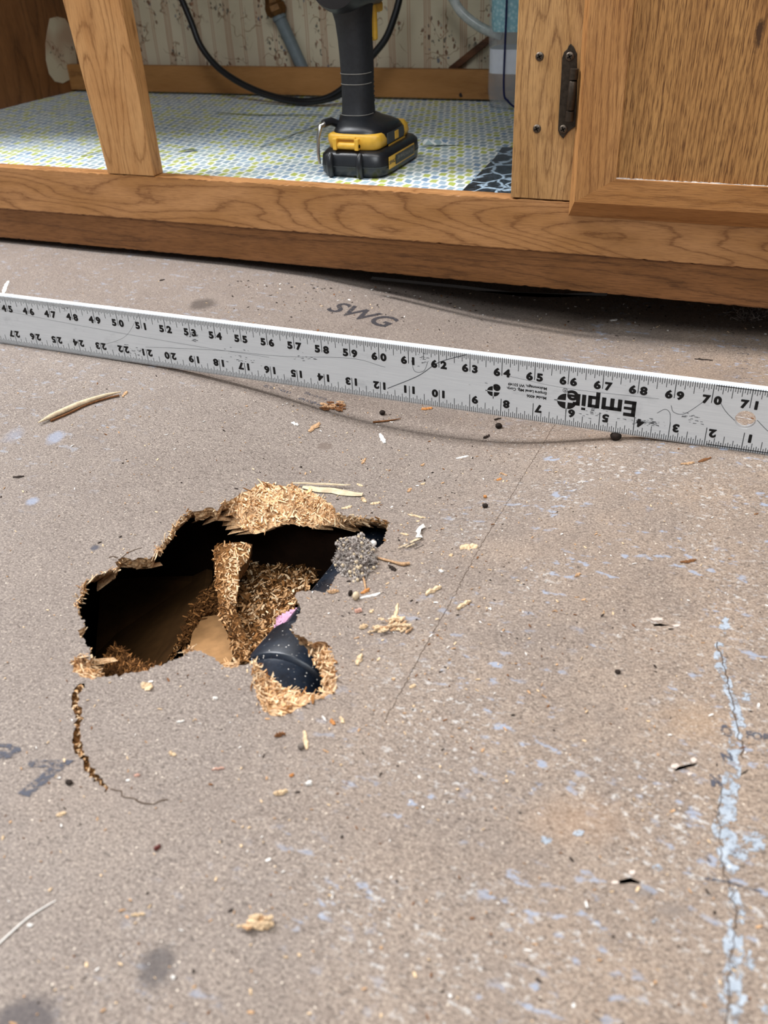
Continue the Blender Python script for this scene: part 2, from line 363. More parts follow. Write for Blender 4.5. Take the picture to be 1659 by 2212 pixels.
def stain_of(px, py, hx, hy):
    c = fl(px, py); a = (fl(px+hx, py)-fl(px-hx, py))/2; b = (fl(px, py+hy)-fl(px, py-hy))/2
    return (c[0], c[1]), (np.linalg.norm(a[:2]), np.linalg.norm(b[:2])), math.atan2(a[1], a[0])
def floor_mat():
    t = NT('particleboard_surface', 0.62, 0.25); co = t.co()
    sx = t.xyz(co)
    # broad tint: greyer left, tanner right
    g = t.math('ADD', t.math('MULTIPLY', sx[0], 0.055), t.math('MULTIPLY', t.noise(co, 0.22, 3, 0.6), 1.0))
    c = t.mix(t.ramp(g, [(-0.25, 0), (0.75, 1)]), '857A72', '9A8674')
    c = t.mix(t.ramp(t.noise(co, 0.5, 4, 0.65), [(0.35, 0.55), (0.62, 0)]), c, '776C65')
    # fine pressed fibres
    dist = t.vmath('ADD', co, t.map(t.noise(co, 3, 2, out='Color'), scale=(0.3, 0.3, 0.3)))
    f1 = t.noise(t.map(dist, rot=(0, 0, 0.6), scale=(9, 24, 1)), 1.0, 3, 0.7)
    f2 = t.noise(t.map(dist, rot=(0, 0, -0.9), scale=(10, 26, 1)), 1.0, 3, 0.7)
    f = t.math('ADD', f1, f2)
    gr_ = t.noise(co, 22, 3, .75)
    c = t.mix(t.ramp(gr_, [(0.36, 0.75), (0.48, 0)]), c, '564A42')
    c = t.mix(t.ramp(gr_, [(0.55, 0), (0.68, 0.6)]), c, 'C9BBAA')
    c = t.mix(t.ramp(f, [(0.78, 0.75), (0.98, 0)]), c, '4C433D')
    c = t.mix(t.ramp(f, [(1.02, 0), (1.26, 0.85)]), c, 'D6C8B6')
    # pale specks of dust
    vd = t.vor(co, 5.0); vc = t.xyz(t.vor(co, 5.0, out='Color'))
    sp = t.math('MULTIPLY', t.ramp(vd, [(0.06, 1), (0.10, 0)]), t.ramp(vc[0], [(0.55, 0), (0.6, 0.85)]))
    c = t.mix(sp, c, 'E3D6C4')
    vd = t.vor(t.map(co, loc=(5, 3, 0)), 2.2); vc = t.xyz(t.vor(t.map(co, loc=(5, 3, 0)), 2.2, out='Color'))
    c = t.mix(t.math('MULTIPLY', t.ramp(vd, [(0.035, 1), (0.055, 0)]), t.ramp(vc[0], [(0.70, 0), (0.74, 0.85)])), c, '3A302A')
    # blue-grey paint specks, mostly on the right half
    reg = t.ramp(t.math('ADD', t.math('ADD', sx[0], t.math('MULTIPLY', sx[1], -0.02)), t.math('MULTIPLY', t.noise(co, 0.35, 2), 5.0)), [(0.0, 0.0), (1.0, 1.0)])
    reg = t.ramp(t.math('DIVIDE', t.math('ADD', t.math('ADD', sx[0], 8.0), t.math('MULTIPLY', t.noise(co, 0.35, 2), 4.0)), 10.0), [(0.28, 0.0), (0.6, 1.0)])
    pn = t.noise(t.map(co, rot=(0, 0, 0.35), scale=(1.0, 1.7, 1)), 2.6, 3, 0.55)
    c = t.mix(t.math('MULTIPLY', t.math('MULTIPLY', t.ramp(pn, [(0.59, 0), (0.66, 0.75)]), t.ramp(t.noise(t.map(co, loc=(4, 1, 0)), 0.45, 2), [(.47, 0), (.56, 1)])), reg), c, '929CAE')
    pn = t.noise(t.map(co, loc=(9, 2, 0), rot=(0, 0, 0.2), scale=(1, 1.4, 1)), 5.5, 4, 0.7)
    c = t.mix(t.math('MULTIPLY', t.ramp(pn, [(0.57, 0), (0.64, 0.7)]), t.math('MULTIPLY', reg, t.ramp(t.noise(t.map(co, loc=(7, 7, 0)), 0.3, 2), [(.45, 0), (.58, 1)]))), c, 'BFBDBA')
    reg2 = t.ramp(t.math('DIVIDE', t.math('ADD', t.math('MULTIPLY', sx[0], -1), t.math('MULTIPLY', t.noise(co, 0.35, 2), 4.0)), 22.0), [(0.80, 0.0), (0.95, 0.8)])
    c = t.mix(t.math('MULTIPLY', t.ramp(t.noise(t.map(co, loc=(3, 8, 0), scale=(1, 1.5, 1)), 2.4, 3, 0.6), [(0.60, 0), (0.68, 0.6)]), reg2), c, '959CA8')
    # stains with shapes of their own
    for (px, py, hx, hy, col, a) in [(437,657,34,15,'4E4641',.8), (418,700,34,9,'57504b',.6), (338,2088,48,62,'474242',.72), (58,2205,92,66,'443F41',.78), (205,1183,11,7,'3A3E4C',.8),
                                     (702,964,22,9,'62544B',.6), (1390,1925,50,22,'6A6360',.55), (1455,1965,50,22,'6F6864',.5), (1250,1770,150,70,'B08A66',.22), (1500,1560,110,60,'AD8C68',.22), (560,1255,5,5,'50463f',.2),
                                     (345,1712,16,7,'5a5350',.5), (120,945,22,16,'8A93A6',.6), (70,1083,16,10,'8A93A6',.7), (30,940,26,18,'8A93A6',.35), (1380,1130,3,3,'A3A19F',.1)]:
        (sx_, sy_), (rx, ry), ang = stain_of(px, py, hx, hy)
        d = t.vmath('LENGTH', t.map(co, loc=(sx_, sy_, 0), rot=(0, 0, ang), scale=(rx, ry, 1000), typ='TEXTURE'))
        d = t.math('ADD', d, t.math('MULTIPLY', t.math('SUBTRACT', t.noise(co, 3.0, 4, 0.7), 0.5), 0.9))
        c = t.mix(t.ramp(d, [(0.15, a), (1.25, 0)] if a in (.55, .5, .35, .22) else [(0.50, a), (1.22, 0)]), c, col)
    t.color(c)
    t.bump(t.math('ADD', f, t.math('MULTIPLY', t.noise(co, 4, 3), 0.8)), 0.45, 0.012)
    return t.mat
M_FLOOR = floor_mat()
floor = fmb.build('floor', M_FLOOR, origin=(0, 0, 0), smooth=60)
struct(floor, 'grey-brown particleboard subfloor with a ragged broken hole', 'floor')

def fiber_mat(name, a, b, d, sc=1.0):
    t = NT(name, 0.85, 0.15); co = t.co()
    dist = t.vmath('ADD', co, t.map(t.noise(co, 4*sc, 2, out='Color'), scale=(0.3,)*3))
    f = t.noise(t.map(dist, rot=(0.3, 0.5, 0.7), scale=(7*sc, 24*sc, 18*sc)), 1, 3, 0.7)
    c = t.mix(t.ramp(f, [(0.35, 0), (0.65, 1)]), a, b)
    c = t.mix(t.ramp(t.noise(dist, 11*sc, 3, 0.7), [(0.34, 0.85), (0.47, 0)]), c, d)
    c = t.mix(t.ramp(t.noise(co, 1.3, 2), [(0.5, 0), (0.7, 0.6)]), c, d)
    t.color(c); t.bump(t.math('ADD', f, t.noise(dist, 14*sc, 3)), 0.9, 0.04); return t.mat
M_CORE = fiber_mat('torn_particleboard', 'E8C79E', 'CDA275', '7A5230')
M_FLK1 = plain('pale_wood_flake', 'EBCDA6', 0.8, 0.2, var=0.25, scale=4)
M_FLK2 = plain('tan_wood_flake', 'D2A677', 0.8, 0.2, var=0.25, scale=4)
M_FLK3 = plain('brown_wood_flake', '8E6238', 0.85, 0.15, var=0.3, scale=4)
M_FLK4 = plain('dark_wood_flake', '4E3116', 0.85, 0.15, var=0.3, scale=4)  # darkest brown of the flake tones
M_CORED = fiber_mat('dark_particleboard', '8A6238', '6A4524', '2E1C0E')  # same fibre pattern in darker browns
FLK = [M_FLK1, M_FLK2, M_FLK3, M_FLK4]
def flake(mb, p, n, r, L, W, mats=(0, 1, 2), flat=0.5):
    """a thin wood particle lying near a surface point"""
    n = np.array(n, float); n /= np.linalg.norm(n)+1e-9
    t = np.array([r.gauss(0, 1) for _ in range(3)]); t -= n*(t@n)*(1-flat*r.random()); t /= np.linalg.norm(t)+1e-9
    b = np.cross(n, t); b /= np.linalg.norm(b)+1e-9; nn = np.cross(t, b)
    L *= r.uniform(.5, 1.4); W *= r.uniform(.6, 1.5); th = 0.012
    bend = r.uniform(-.1, .1)*L
    lo, hi = [], []
    for (u, v) in ((-.5, -.3), (-.1, -.5), (.4, -.42), (.55, .1), (.2, .5), (-.42, .4)):
        q = p+t*u*L+b*v*W+nn*bend*(1-4*u*u)
        lo.append(q-nn*th/2); hi.append(q+nn*th/2)
    mb.hexa(lo, hi, r.choice(mats))

# torn edge of the hole
em = MB(); R_ = 7; n = len(outl); rows = []
er = random.Random(11)
for k in range(R_+1):
    row = []
    for i in range(n):
        f = k/R_; p = outl[i]*(1-f)+inl[i]*f
        bulge = math.sin(f*math.pi)*(0.05*led[i]); p = p+np.array([0, 0, bulge*er.uniform(-0.6, 1.2)])
        if 0 < k < R_: p = p+np.array([er.gauss(0, .02), er.gauss(0, .02), er.gauss(0, .02)])
        if k == 0: p = p+np.array([0, 0, -0.004])
        row.append(p)
    rows.append(row)
P2o = np.array([p[:2] for p in outl])
und = []
for i in range(n):
    nn = outn(i, P2o); p = inl[i]; und.append(np.array([p[0]+nn[0]*0.5, p[1]+nn[1]*0.5, min(p[2], outl[i][2]-0.5)-0.15]))
rows.append(und)
em.loft(rows, 0, cap=False)
for i in range(n):
    if led[i] < 0.5:
        if er.random() < 0.25: flake(em, outl[i]+np.array([0, 0, -0.12*er.random()-.03]), (0, 0, 1), er, .10, .03, (1, 2, 3))
        continue
    span = np.linalg.norm(inl[i]-outl[i]); j = (i+1) % n
    tt = outl[j]-outl[i]; dd = inl[i]-outl[i]; nn = np.cross(tt, dd); nn = nn*(1 if nn[2] > 0 else -1)
    for _ in range(int(1+span*7)):
        f = er.random()**0.9; p = outl[i]*(1-f)+inl[i]*f+np.array([er.gauss(0, .03), er.gauss(0, .03), 0.03+er.random()*.03])
        flake(em, p, nn, er, er.choice((.11, .15, .26)), er.choice((.022, .03, .045)), (1, 1, 1, 2, 2, 3), 0.6)
edge = em.build('torn_edge', [M_CORE]+FLK, floor)
edge['label'] = 'pale fibrous torn edge of the hole'

# core visible in the long curved crack
cm = MB(); cr = random.Random(4); cc = [np.array([p[0], p[1], fz(p[0], p[1])]) for p in crack_c]
for i in range(len(cc)-1):
    a, b = cc[i], cc[i+1]; t = (b-a)[:2]; nrm = np.array([-t[1], t[0], 0])/(np.linalg.norm(t)+1e-9)
    wa, wb = crack_w[i]*1.5, crack_w[i+1]*1.5; dn = np.array([0, 0, -.16])
    for (f0, f1, d0, d1) in ((-1, 0, -.02, -.16), (0, 1, -.16, -.02)):
        cm.add([a+nrm*wa*f0+[0, 0, d0], b+nrm*wb*f0+[0, 0, d0], b+nrm*wb*f1+[0, 0, d1], a+nrm*wa*f1+[0, 0, d1]], [(0, 1, 2, 3)], 0)
    for _ in range(5):
        if cr.random() < (.9 if i % 9 < 5 else .35): flake(cm, a+nrm*wa*cr.uniform(-.8, .8)+np.array([cr.gauss(0, .02), cr.gauss(0, .02), -.10+cr.random()*.08]), (cr.gauss(0, .4), cr.gauss(0, .4), 1), cr, .07, .02, (1, 2, 2, 3, 0))
crk = cm.build('crack', [M_CORED]+FLK, floor); crk['label'] = 'curved open crack running down from the hole'
M_LINE = plain('dark_crack_line', '4A3C31', 0.9, 0.1)
lm = MB()
def thin(mb, path, wdt, seed, up=0.006, j=0.012, m=0):
    poly, c, wd = strip(path, [wdt]*len(path), j, seed, 0.08); k = len(c)
    A = poly[:k]; B = poly[k:][::-1]
    vs = [(p[0], p[1], fz(p[0], p[1])+up) for p in A]+[(p[0], p[1], fz(p[0], p[1])+up) for p in B]
    mb.add(vs, [(i, i+1, k+i+1, k+i) for i in range(k-1)], m)
thin(lm, [z2(640,833), z2(690,835), z2(735,878), z2(790,885), z2(840,915), z2(900,912), z2(985,890)], .012, 21, j=.02)
thin(lm, [z1(322,430), z1(300,416), z1(272,424)], .022, 25, j=.02); thin(lm, [z1(345,420), z1(362,402), z1(392,392), z1(430,376)], .014, 26, j=.02)
thin(lm, [(1197,918),(1120,1045),(1035,1185),(976,1296),(945,1350),(890,1450),(830,1560)], .006, 22)
thin(lm, [(1545,1385),(1562,1430),(1577,1490),(1590,1560),(1598,1590),(1604,1635)], .010, 23, .012, .02)
thin(lm, [(1555,1700),(1553,1790),(1562,1885),(1585,1930),(1592,1970),(1585,2040),(1576,2100),(1570,2212)], .008, 24, .012, .02)
lmo = lm.build('crack', M_LINE, floor); lmo['label'] = 'hairline cracks in the subfloor'

# putty on the right-hand seam
def putty_mat():
    t = NT('pale_blue_putty', 0.8, 0.2); co = t.co(); nt = t.t
    nz = t.noise(co, 4.0, 5, 0.75)
    t.color(t.mix(t.ramp(nz, [(0.3, 0), (0.7, 1)]), '8A939E', 'AFB7C0'))
    tr = t.n('ShaderNodeBsdfTransparent'); mx = t.n('ShaderNodeMixShader')
    t.L(t.ramp(t.noise(co, 5.5, 4, 0.7), [(0.44, 0), (0.54, 1)]), mx.inputs[0]); t.L(tr.outputs[0], mx.inputs[1]); t.L(t.b.outputs[0], mx.inputs[2])
    t.L(mx.outputs[0], t.t.nodes['Material Output'].inputs[0]); return t.mat
M_PUTTY = putty_mat()
pm = MB()
poly, c, wd = strip([z3(1105,215), z3(1100,300), z3(1140,420), z3(1175,530), z3(1195,640), z3(1190,740), z3(1175,850), z3(1165,960), z3(1140,1080), z3(1120,1190), z3(1160,1270), z3(1150,1420)],
                    [.08,.10,.10,.10,.12,.10,.11,.13,.15,.14,.22,.14], .02, 31, .12)
def ribbon(mb, poly, k, up):
    A = poly[:k]; B = poly[k:][::-1]
    mb.add([(p[0], p[1], fz(p[0], p[1])+up) for p in A+B], [(i, i+1, k+i+1, k+i) for i in range(k-1)])
ribbon(pm, poly, len(c), .008)
poly, c, wd = strip([z3(1165,1500), z3(1195,1580), z3(1185,1700), z3(1170,1830), z3(1165,1960), z3(1170,2080), z3(1150,2212)], [.05,.09,.12,.14,.15,.15,.10], .02, 32, .12)
ribbon(pm, poly, len(c), .008)
def blob(mb, px, py, hx, hy, up, seed):
    r = random.Random(seed); vs = []
    for k in range(18):
        a = 2*math.pi*k/18; q = r.uniform(.6, 1.2); p = fl(px+hx*q*math.cos(a), py+hy*q*math.sin(a)); vs.append((p[0], p[1], fz(p[0], p[1])+up))
    mb.add(vs, [tuple(range(18))])
for i, (x, y, hx, hy) in enumerate([(1565,1350,12,18), (1612,1505,14,10), (1625,1810,30,14), (1600,1845,35,18), (1640,1830,14,18), (1620,2080,14,26), (1590,2160,24,14), (1652,2190,10,18), (1420,1875,16,8), (1420,1990,14,6), (1180,1215+600,14,9), (1250,1800,12,7)]):
    blob(pm, x, y, hx, hy, .007, 40+i)
pto = pm.build('putty', M_PUTTY, floor); pto['label'] = 'pale blue-grey putty along the right-hand seam'
sm = MB()
for i, (x, y, hx, hy) in enumerate([(1458,1655,10,6), (1498,1642,9,5), (1420,1338,14,4), (1460,1352,10,3), (1490,1672,6,4), (1366,1885,7,6), (1328,1907,9,4)]):
    blob(sm, x, y, hx, hy, .012, 70+i)
M_CHALK = plain('chalky_splinter', 'C9B9AE', .9, .1, var=.2, scale=8)
so = sm.build('splintered_rim', M_CHALK, floor); so['label'] = 'whitish splintered rims of the small slots'

# ink stamped on the board
M_INK = None
def ink_mat(name, col, th=0.47):
    t = NT(name, 0.7, 0.2); t.color(col)
    tr = t.n('ShaderNodeBsdfTransparent'); mx = t.n('ShaderNodeMixShader')
    t.L(t.ramp(t.noise(t.co(), 9, 4, 0.8), [(th-.08, 0.05), (th+.06, 0.9)]), mx.inputs[0]); t.L(tr.outputs[0], mx.inputs[1]); t.L(t.b.outputs[0], mx.inputs[2])
    t.L(mx.outputs[0], t.t.nodes['Material Output'].inputs[0]); return t.mat
M_INK = ink_mat('worn_stamp_ink', '3C3A3E', .42); M_INKF = ink_mat('faded_stamp_ink', '50525C', .50)
def floor_text(mb, body, pa, pb, height, bold=0.0, shear=0.0, flip=False, space=1.0, m=0):
    """text whose baseline runs between two photo points, standing away from the viewer (or towards when flip)"""
    a, b = fl(*pa), fl(*pb); d = (b-a)[:2]; Ln = np.linalg.norm(d); e = d/Ln; nrm = np.array([-e[1], e[0]])
    vs, fs = text_geo(body, 1.0, bold, 'LEFT', space, shear)
    X = [v[0] for v in vs]; Yv = [v[1] for v in vs]; x0, x1, y0, y1 = min(X), max(X), min(Yv), max(Yv)
    out = []
    for v in vs:
        u = (v[0]-x0)/(x1-x0)*Ln; q = (v[1]-y0)/(y1-y0)*height
        p = a[:2]+e*u+nrm*q; out.append((p[0], p[1], fz(p[0], p[1])+0.012))
    mb.add(out, fs, m)
ik = MB()
floor_text(ik, 'SWG', (702,670), (834,710), 1.25, .02, .15)
o = ik.build('ink_stamp', M_INK, floor); o['label'] = 'slanted letters SWG stamped above the straightedge'
ik = MB(); thin(ik, [(686,667),(756,688),(826,712)], .006, 61, .012)
floor_text(ik, 'Testing', (722,864), (660,846), 0.22, .01)
floor_text(ik, 'Laboratories', (716,880), (648,858), 0.22, .02)
floor_text(ik, 'no. 69', (630,848), (574,830), 0.20, .01)
o = ik.build('ink_stamp', M_INKF, floor); o['label'] = 'faded upside-down testing stamp under the straightedge'
ik = MB()
floor_text(ik, '7', (28,1722), (128,1722), 0.86, .035, .0)
floor_text(ik, '9', (-60,1650), (32,1650), 0.50, .02, .0)
for i, (s, x, y, wd) in enumerate([('O S', 1592, 752, 44), ('FD', 1592, 765, 26), ('24', 1592, 781, 24), ('PD', 1590, 796, 26), ('B41', 1590, 817, 36)]):
    floor_text(ik, s, (x, y), (x+wd, y+2), .12, .01)
floor_text(ik, 'O', (1562,1592), (1585,1592), .30, .05)
floor_text(ik, 'FOR', (1612,1595), (1668,1604), .20, .04)
floor_text(ik, 'N', (1562,1645), (1585,1645), .20, .04)
floor_text(ik, 'M', (1537,1700), (1562,1702), .28, .05)
thin(ik, [(1520,1897),(1560,1905),(1600,1915),(1645,1928)], .022, 62, .012, .01)
thin(ik, [(1524,1850),(1534,1862)], .03, 63, .012, .01)
o = ik.build('ink_stamp', M_INKF, floor); o['label'] = 'faded printed characters at the left and right edges'

# crawl space under the floor: dark ground, with unseen perimeter walls added to block light
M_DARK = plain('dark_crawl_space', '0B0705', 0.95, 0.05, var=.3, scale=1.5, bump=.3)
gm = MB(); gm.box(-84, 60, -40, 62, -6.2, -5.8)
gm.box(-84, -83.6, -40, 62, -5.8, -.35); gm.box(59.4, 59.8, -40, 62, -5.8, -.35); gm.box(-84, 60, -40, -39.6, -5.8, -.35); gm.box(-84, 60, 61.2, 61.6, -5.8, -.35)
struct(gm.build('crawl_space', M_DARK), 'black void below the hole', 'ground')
# joist-like box added as a dark wall of the cavity beyond the hole
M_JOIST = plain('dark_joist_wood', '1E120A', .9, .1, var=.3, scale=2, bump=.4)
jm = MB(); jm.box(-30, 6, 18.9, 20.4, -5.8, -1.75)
struct(jm.build('trim_joist', M_JOIST), 'dark joist added beyond the far side of the hole', 'joist')

# ------------------------------------------------------------------ walls
def wallpaper():
    t = NT('floral_wallpaper', 0.75, 0.2); co = t.co(); s = t.xyz(co)
    c = t.mix(t.ramp(t.noise(co, .25, 3), [(.3, 0), (.7, 1)]), 'D6CBB2', 'C8BCA2')
    per = 2.35
    ux = t.math('ADD', s[0], t.math('MULTIPLY', t.noise(co, .5, 1), .12))
    fx_ = t.math('FRACT', t.math('DIVIDE', ux, per))
    for (p, wd) in ((.12, .018), (.17, .014), (.23, .014), (.28, .018), (.66, .014), (.72, .014)):
        d = t.math('ABSOLUTE', t.math('SUBTRACT', fx_, p)); c = t.mix(t.ramp(d, [(wd*.6, .6), (wd*1.3, 0)]), c, 'A9795F')
    c = t.mix(t.ramp(t.math('ABSOLUTE', t.math('SUBTRACT', fx_, .2)), [(.09, .25), (.11, 0)]), c, 'B39C84')
    # sprigs: leaves and blossoms clustered near the stripes
    clus = t.noise(t.map(co, loc=(3, 0, 7), scale=(1, 1, .75)), .62, 1.5, .5)
    cm_ = t.ramp(clus, [(.51, 0), (.55, 1)])
    dv = t.vmath('ADD', co, t.map(t.noise(co, 2.5, 2, out='Color'), scale=(.35,)*3))
    for (sc_, rad, th, cols, off) in ((2.6, .27, .25, [(0, '5C5A52'), (.35, '6B4634'), (.6, '5F6676'), (.8, '8A5B48')], 0), (4.0, .26, .40, [(0, '9C6B55'), (.5, '4E4A44'), (.8, 'A88268')], 4)):
        vv = t.map(dv, loc=(off, off, off), scale=(1.15, 1, .8))
        d = t.vor(vv, sc_); cl = t.vor(vv, sc_, out='Color'); x = t.xyz(cl)
        col = t.ramp(x[1], cols, 'CONSTANT')
        msk = t.math('MULTIPLY', t.math('MULTIPLY', t.ramp(d, [(rad, .85), (rad+.06, 0)]), t.ramp(x[0], [(th, 0), (th+.02, 1)])), cm_)
        c = t.mix(msk, c, col)
    st = t.math('ABSOLUTE', t.math('SUBTRACT', t.noise(t.map(co, loc=(1, 1, 2)), .8, 1.5), .5))
    c = t.mix(t.math('MULTIPLY', t.ramp(st, [(.006, .7), (.014, 0)]), t.ramp(clus, [(.46, 0), (.5, 1)])), c, '8A6F55')
    t.color(c); return t.mat
M_PAPER = wallpaper()
wm = MB(); wm.box(-84, 60, YB, YB+.5, -6, 96)
struct(wm.build('wall_back', M_PAPER, origin=(0, YB, 0)), 'cream floral striped wallpaper behind the cabinet', 'wall')

# ------------------------------------------------------------------ base cabinet
cab = thing('base_cabinet', (-20, FR, 0), 'oak face-framed sink base cabinet with an open bay and one closed door', 'cabinet')
M_RAIL = wood('oak_rail', 'X', 'BC8A5A', 'A0703F', '643A1A', 2, 13, .085, .62, .35)
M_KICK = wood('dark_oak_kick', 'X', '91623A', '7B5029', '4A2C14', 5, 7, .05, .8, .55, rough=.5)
M_POST = wood('oak_post', 'Z', 'C39460', 'AD7A47', '74481F', 8, 12, .10, .62, .4)
M_STILE = wood('oak_stile', 'Z', 'C79C68', 'A87C48', '664020', 3, 11, .10, .6, .6, rough=.5)
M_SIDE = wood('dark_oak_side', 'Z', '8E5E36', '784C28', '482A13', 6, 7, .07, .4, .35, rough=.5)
M_CLEAT = wood('pine_cleat', 'X', 'AE7C48', '9A6A38', '64401E', 9, 4, .05, .4, .15, rough=.6, stains=[((-5.5+20, 0, 4.2), (4, 5, .5), '3B2C1C', .8)])
YC = 57.6
M_RAW = plain('raw_plywood', '9A7A55', .8, .2, var=.2)

def long_rail(mb, x0, x1, y0, y1, zt, zb, jt=.018, jb=.018, seed=1, step=.16, tilt=0.0):
    r = random.Random(seed); rings = []; x = x0
    while x < x1+step:
        a, b, c2 = r.gauss(0, jt), r.gauss(0, jb), r.random()
        if c2 < .05: a -= .05
        rings.append([(x, y0+abs(a)*.5, zt-abs(a)), (x, y1, zt), (x, y1+tilt, zb), (x, y0+tilt+abs(b)*.6, zb-b*.4), (x, y0+tilt*.97, zb+.04), (x, y0+.005, zt-.05)])
        x += step
    mb.loft(rings)
rm = MB(); long_rail(rm, -62, 30, FR, FR+.75, RT, RB, seed=2)
rm.build('bottom_rail', M_RAIL, cab)
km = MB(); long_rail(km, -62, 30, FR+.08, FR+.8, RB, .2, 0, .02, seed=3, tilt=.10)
k_ = km.build('toe_kick', M_KICK, cab); k_['label'] = 'dark oak toe board'  # darker oak tones than the bottom rail
# left post, wider towards the top
def along(p, q, f): return np.array(p)+(np.array(q)-np.array(p))*f
BL, BR, TL, TR = toY(232,370,FR), toY(332,376,FR), toY(135,0,FR), toY(261,0,FR)
BL[2] = BR[2] = RT+.015
f_ = 30.0/(TL[2]-RT)
TL2, TR2 = along(BL, TL, 2.0), along(BR, TR, 2.0)
TL2[2] = TR2[2] = BL[2]+2*(TL[2]-BL[2]); TL2[1] = TR2[1] = FR
mid = np.array([0, .75, 0])
pmb = MB(); pmb.hexa([BL, BR, BR+mid, BL+mid], [TL2, TR2, TR2+mid, TL2+mid])
px0, px1 = TL2[0], TR2[0]; zt_ = TL2[2]
pmb.box(px0, px1, FR, FR+.75, zt_, 33)
pmb.build('post', M_POST, cab, bevel=.03)
# right stile
stm = MB(); stm.box(-8.95, -4.0, FR, FR+.75, RT+.04, 33)
stile = stm.build('stile', M_STILE, cab, bevel=.02)
# upper rail, sides, floor board, counter
um = MB(); um.box(-62, 30, FR, FR+.75, 28, 33); um.build('upper_rail', M_RAIL, cab)
cb = MB(); cb.box(-62, 30, FR-1.2, YB, 33, 34.6); cb.build('countertop', plain('grey_laminate', '8C867D', .4), cab)
fb = MB(); fb.box(-62, 30, FR+.75, YB, ZL-.7, ZL-.06); fb.build('cabinet_floor', M_RAW, cab)
XS = -47.6
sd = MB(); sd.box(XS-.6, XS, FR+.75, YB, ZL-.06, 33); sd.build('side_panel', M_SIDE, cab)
dv = MB(); dv.box(-4.2, -3.6, FR+.75, YB, ZL-.06, 33); dv.build('divider', M_SIDE, cab)
# ragged patch of wallpaper stuck on the side panel
pr = random.Random(12); ring = []
PATCH = [(107,40),(122,36),(140,40),(152,60),(160,95),(166,135),(160,160),(150,172),(135,180),(118,176),(106,160),(99,130),(98,95),(102,65)]
for (x, y) in PATCH:
    p = toX(x, y, XS+.02); ring.append(p)
ptm = MB(); ptm.hexa(ring, [p+np.array([.03, 0, 0]) for p in ring]); ptm.build('wallpaper_patch', M_PAPER, cab)['label'] = 'ragged pale floral patch on the side panel'
# back cleat along the wall
cl = MB(); cl.box(XS, -3.6, YC, YC+.6, toY(700,207,YC)[2], toY(700,147,YC)[2])
c_ = cl.build('back_cleat', M_CLEAT, cab, bevel=.04)
ck = MB(); ck.add([(0,0,0)]*0, []) if False else None
ck.tube([toY(996,205,YC-.02), toY(996,205,YC+.02)], .13, 12); ck.build('knot', plain('dark_knot', '24160c'), c_)

# screws
M_SCREW = plain('rusty_screw_steel', '584E44', .45, .5, .8, var=.3, scale=12)
M_SLOT = plain('screw_recess', '15110E', .9, .1)
def screw(px, py, y, parent, rad=.13):
    c0 = toY(px, py, y); rings = []
    for (dy, r) in ((.02, rad), (-.02, rad), (-.05, rad*.8), (-.065, rad*.4)):
        rings.append([c0+np.array([r*math.cos(2*math.pi*k/16), dy, r*math.sin(2*math.pi*k/16)]) for k in range(16)])
    mb = MB(); mb.loft(rings, 0)
    for a in (.5, .5+math.pi/2):
        e = np.array([math.cos(a), 0, math.sin(a)])*rad*.62; f = np.array([-math.sin(a), 0, math.cos(a)])*rad*.14
        q = c0+np.array([0, -.068, 0]); mb.add([q-e-f, q+e-f, q+e+f, q-e+f], [(0, 1, 2, 3)], 1)
    mb.build('screw', [M_SCREW, M_SLOT], parent, smooth=40)
screw(1166,122,FR-.01,stile,.15); screw(1160,278,FR-.01,stile,.15)
def ringcrack(px, py):
    pass

# door: bevelled mitred frame around a flat panel; hinged on the stile
M_DSTILE = wood('oak_door_stile', 'Z', 'BC8A55', 'A97643', '6E4421', 11, 8, .06, .45, .65, linear=2.0)
M_DRAIL = wood('oak_door_rail', 'X', 'B88450', 'A5713E', '7A4E26', 12, 6, .06, .6, .6, linear=.8)
def panel_mat():
    return wood('oak_door_panel', 'Z', 'BD8D55', 'A87845', '532F12', 14, 11, .05, .34, .85, linear=5.5, rough=.38,
                stains=[(tuple(PST-DOOR0), (.30, 2, 1.0), '3A2313', .9)])
DOOR0 = np.array([-6.63, FR-.75, 3.2]); PST = toY(1640,70,FR-.62)
door = MB()
X0, Z0 = -6.63, 3.22; bx = .42; XF, ZF = X0+bx*.75, 3.92
XP, ZP = -4.88, 4.80; X1, Z1 = 12.0, 30.0
yb, yf, yp = FR-.02, FR-.74, FR-.60
def ringq(x0, z0, x1, z1, y): return [(x0, y, z0), (x1, y, z0), (x1, y, z1), (x0, y, z1)]
r0, r1, r2, r3 = ringq(X0, Z0, X1, Z1, yb), ringq(XF, ZF, X1-.3, Z1-.7, yf), ringq(XP, ZP, X1-1.8, Z1-1.8, yf), ringq(XP, ZP, X1-1.8, Z1-1.8, yp)
def mitre(k, name, mat):
    mb = MB(); i, j = k, (k+1) % 4
    mb.add([r0[i], r0[j], r1[j], r1[i], r2[j], r2[i], r3[j], r3[i]], [(0, 1, 2, 3), (3, 2, 4, 5), (5, 4, 6, 7)])
    bk = [(r3[i][0], yb, r3[i][2]), (r3[j][0], yb, r3[j][2])]
    mb.add([r0[i], r0[j], bk[1], bk[0], r3[j], r3[i]], [(0, 1, 2, 3), (3, 2, 4, 5)])
    return mb.build(name, mat, drt)
dr0 = MB(); dr0.box(XP-.02, X1-1.78, yp, yp+.25, ZP-.02, Z1-1.78)
drt = bpy.data.objects.new('door', None); C.objects.link(drt); drt.parent = cab; drt.empty_display_size = .03
drt.location = tuple((DOOR0-WORLD_LOC[cab.name])*INCH); WORLD_LOC['door'] = DOOR0
M_PANEL = panel_mat()
dr0.build('door_panel', M_PANEL, drt)
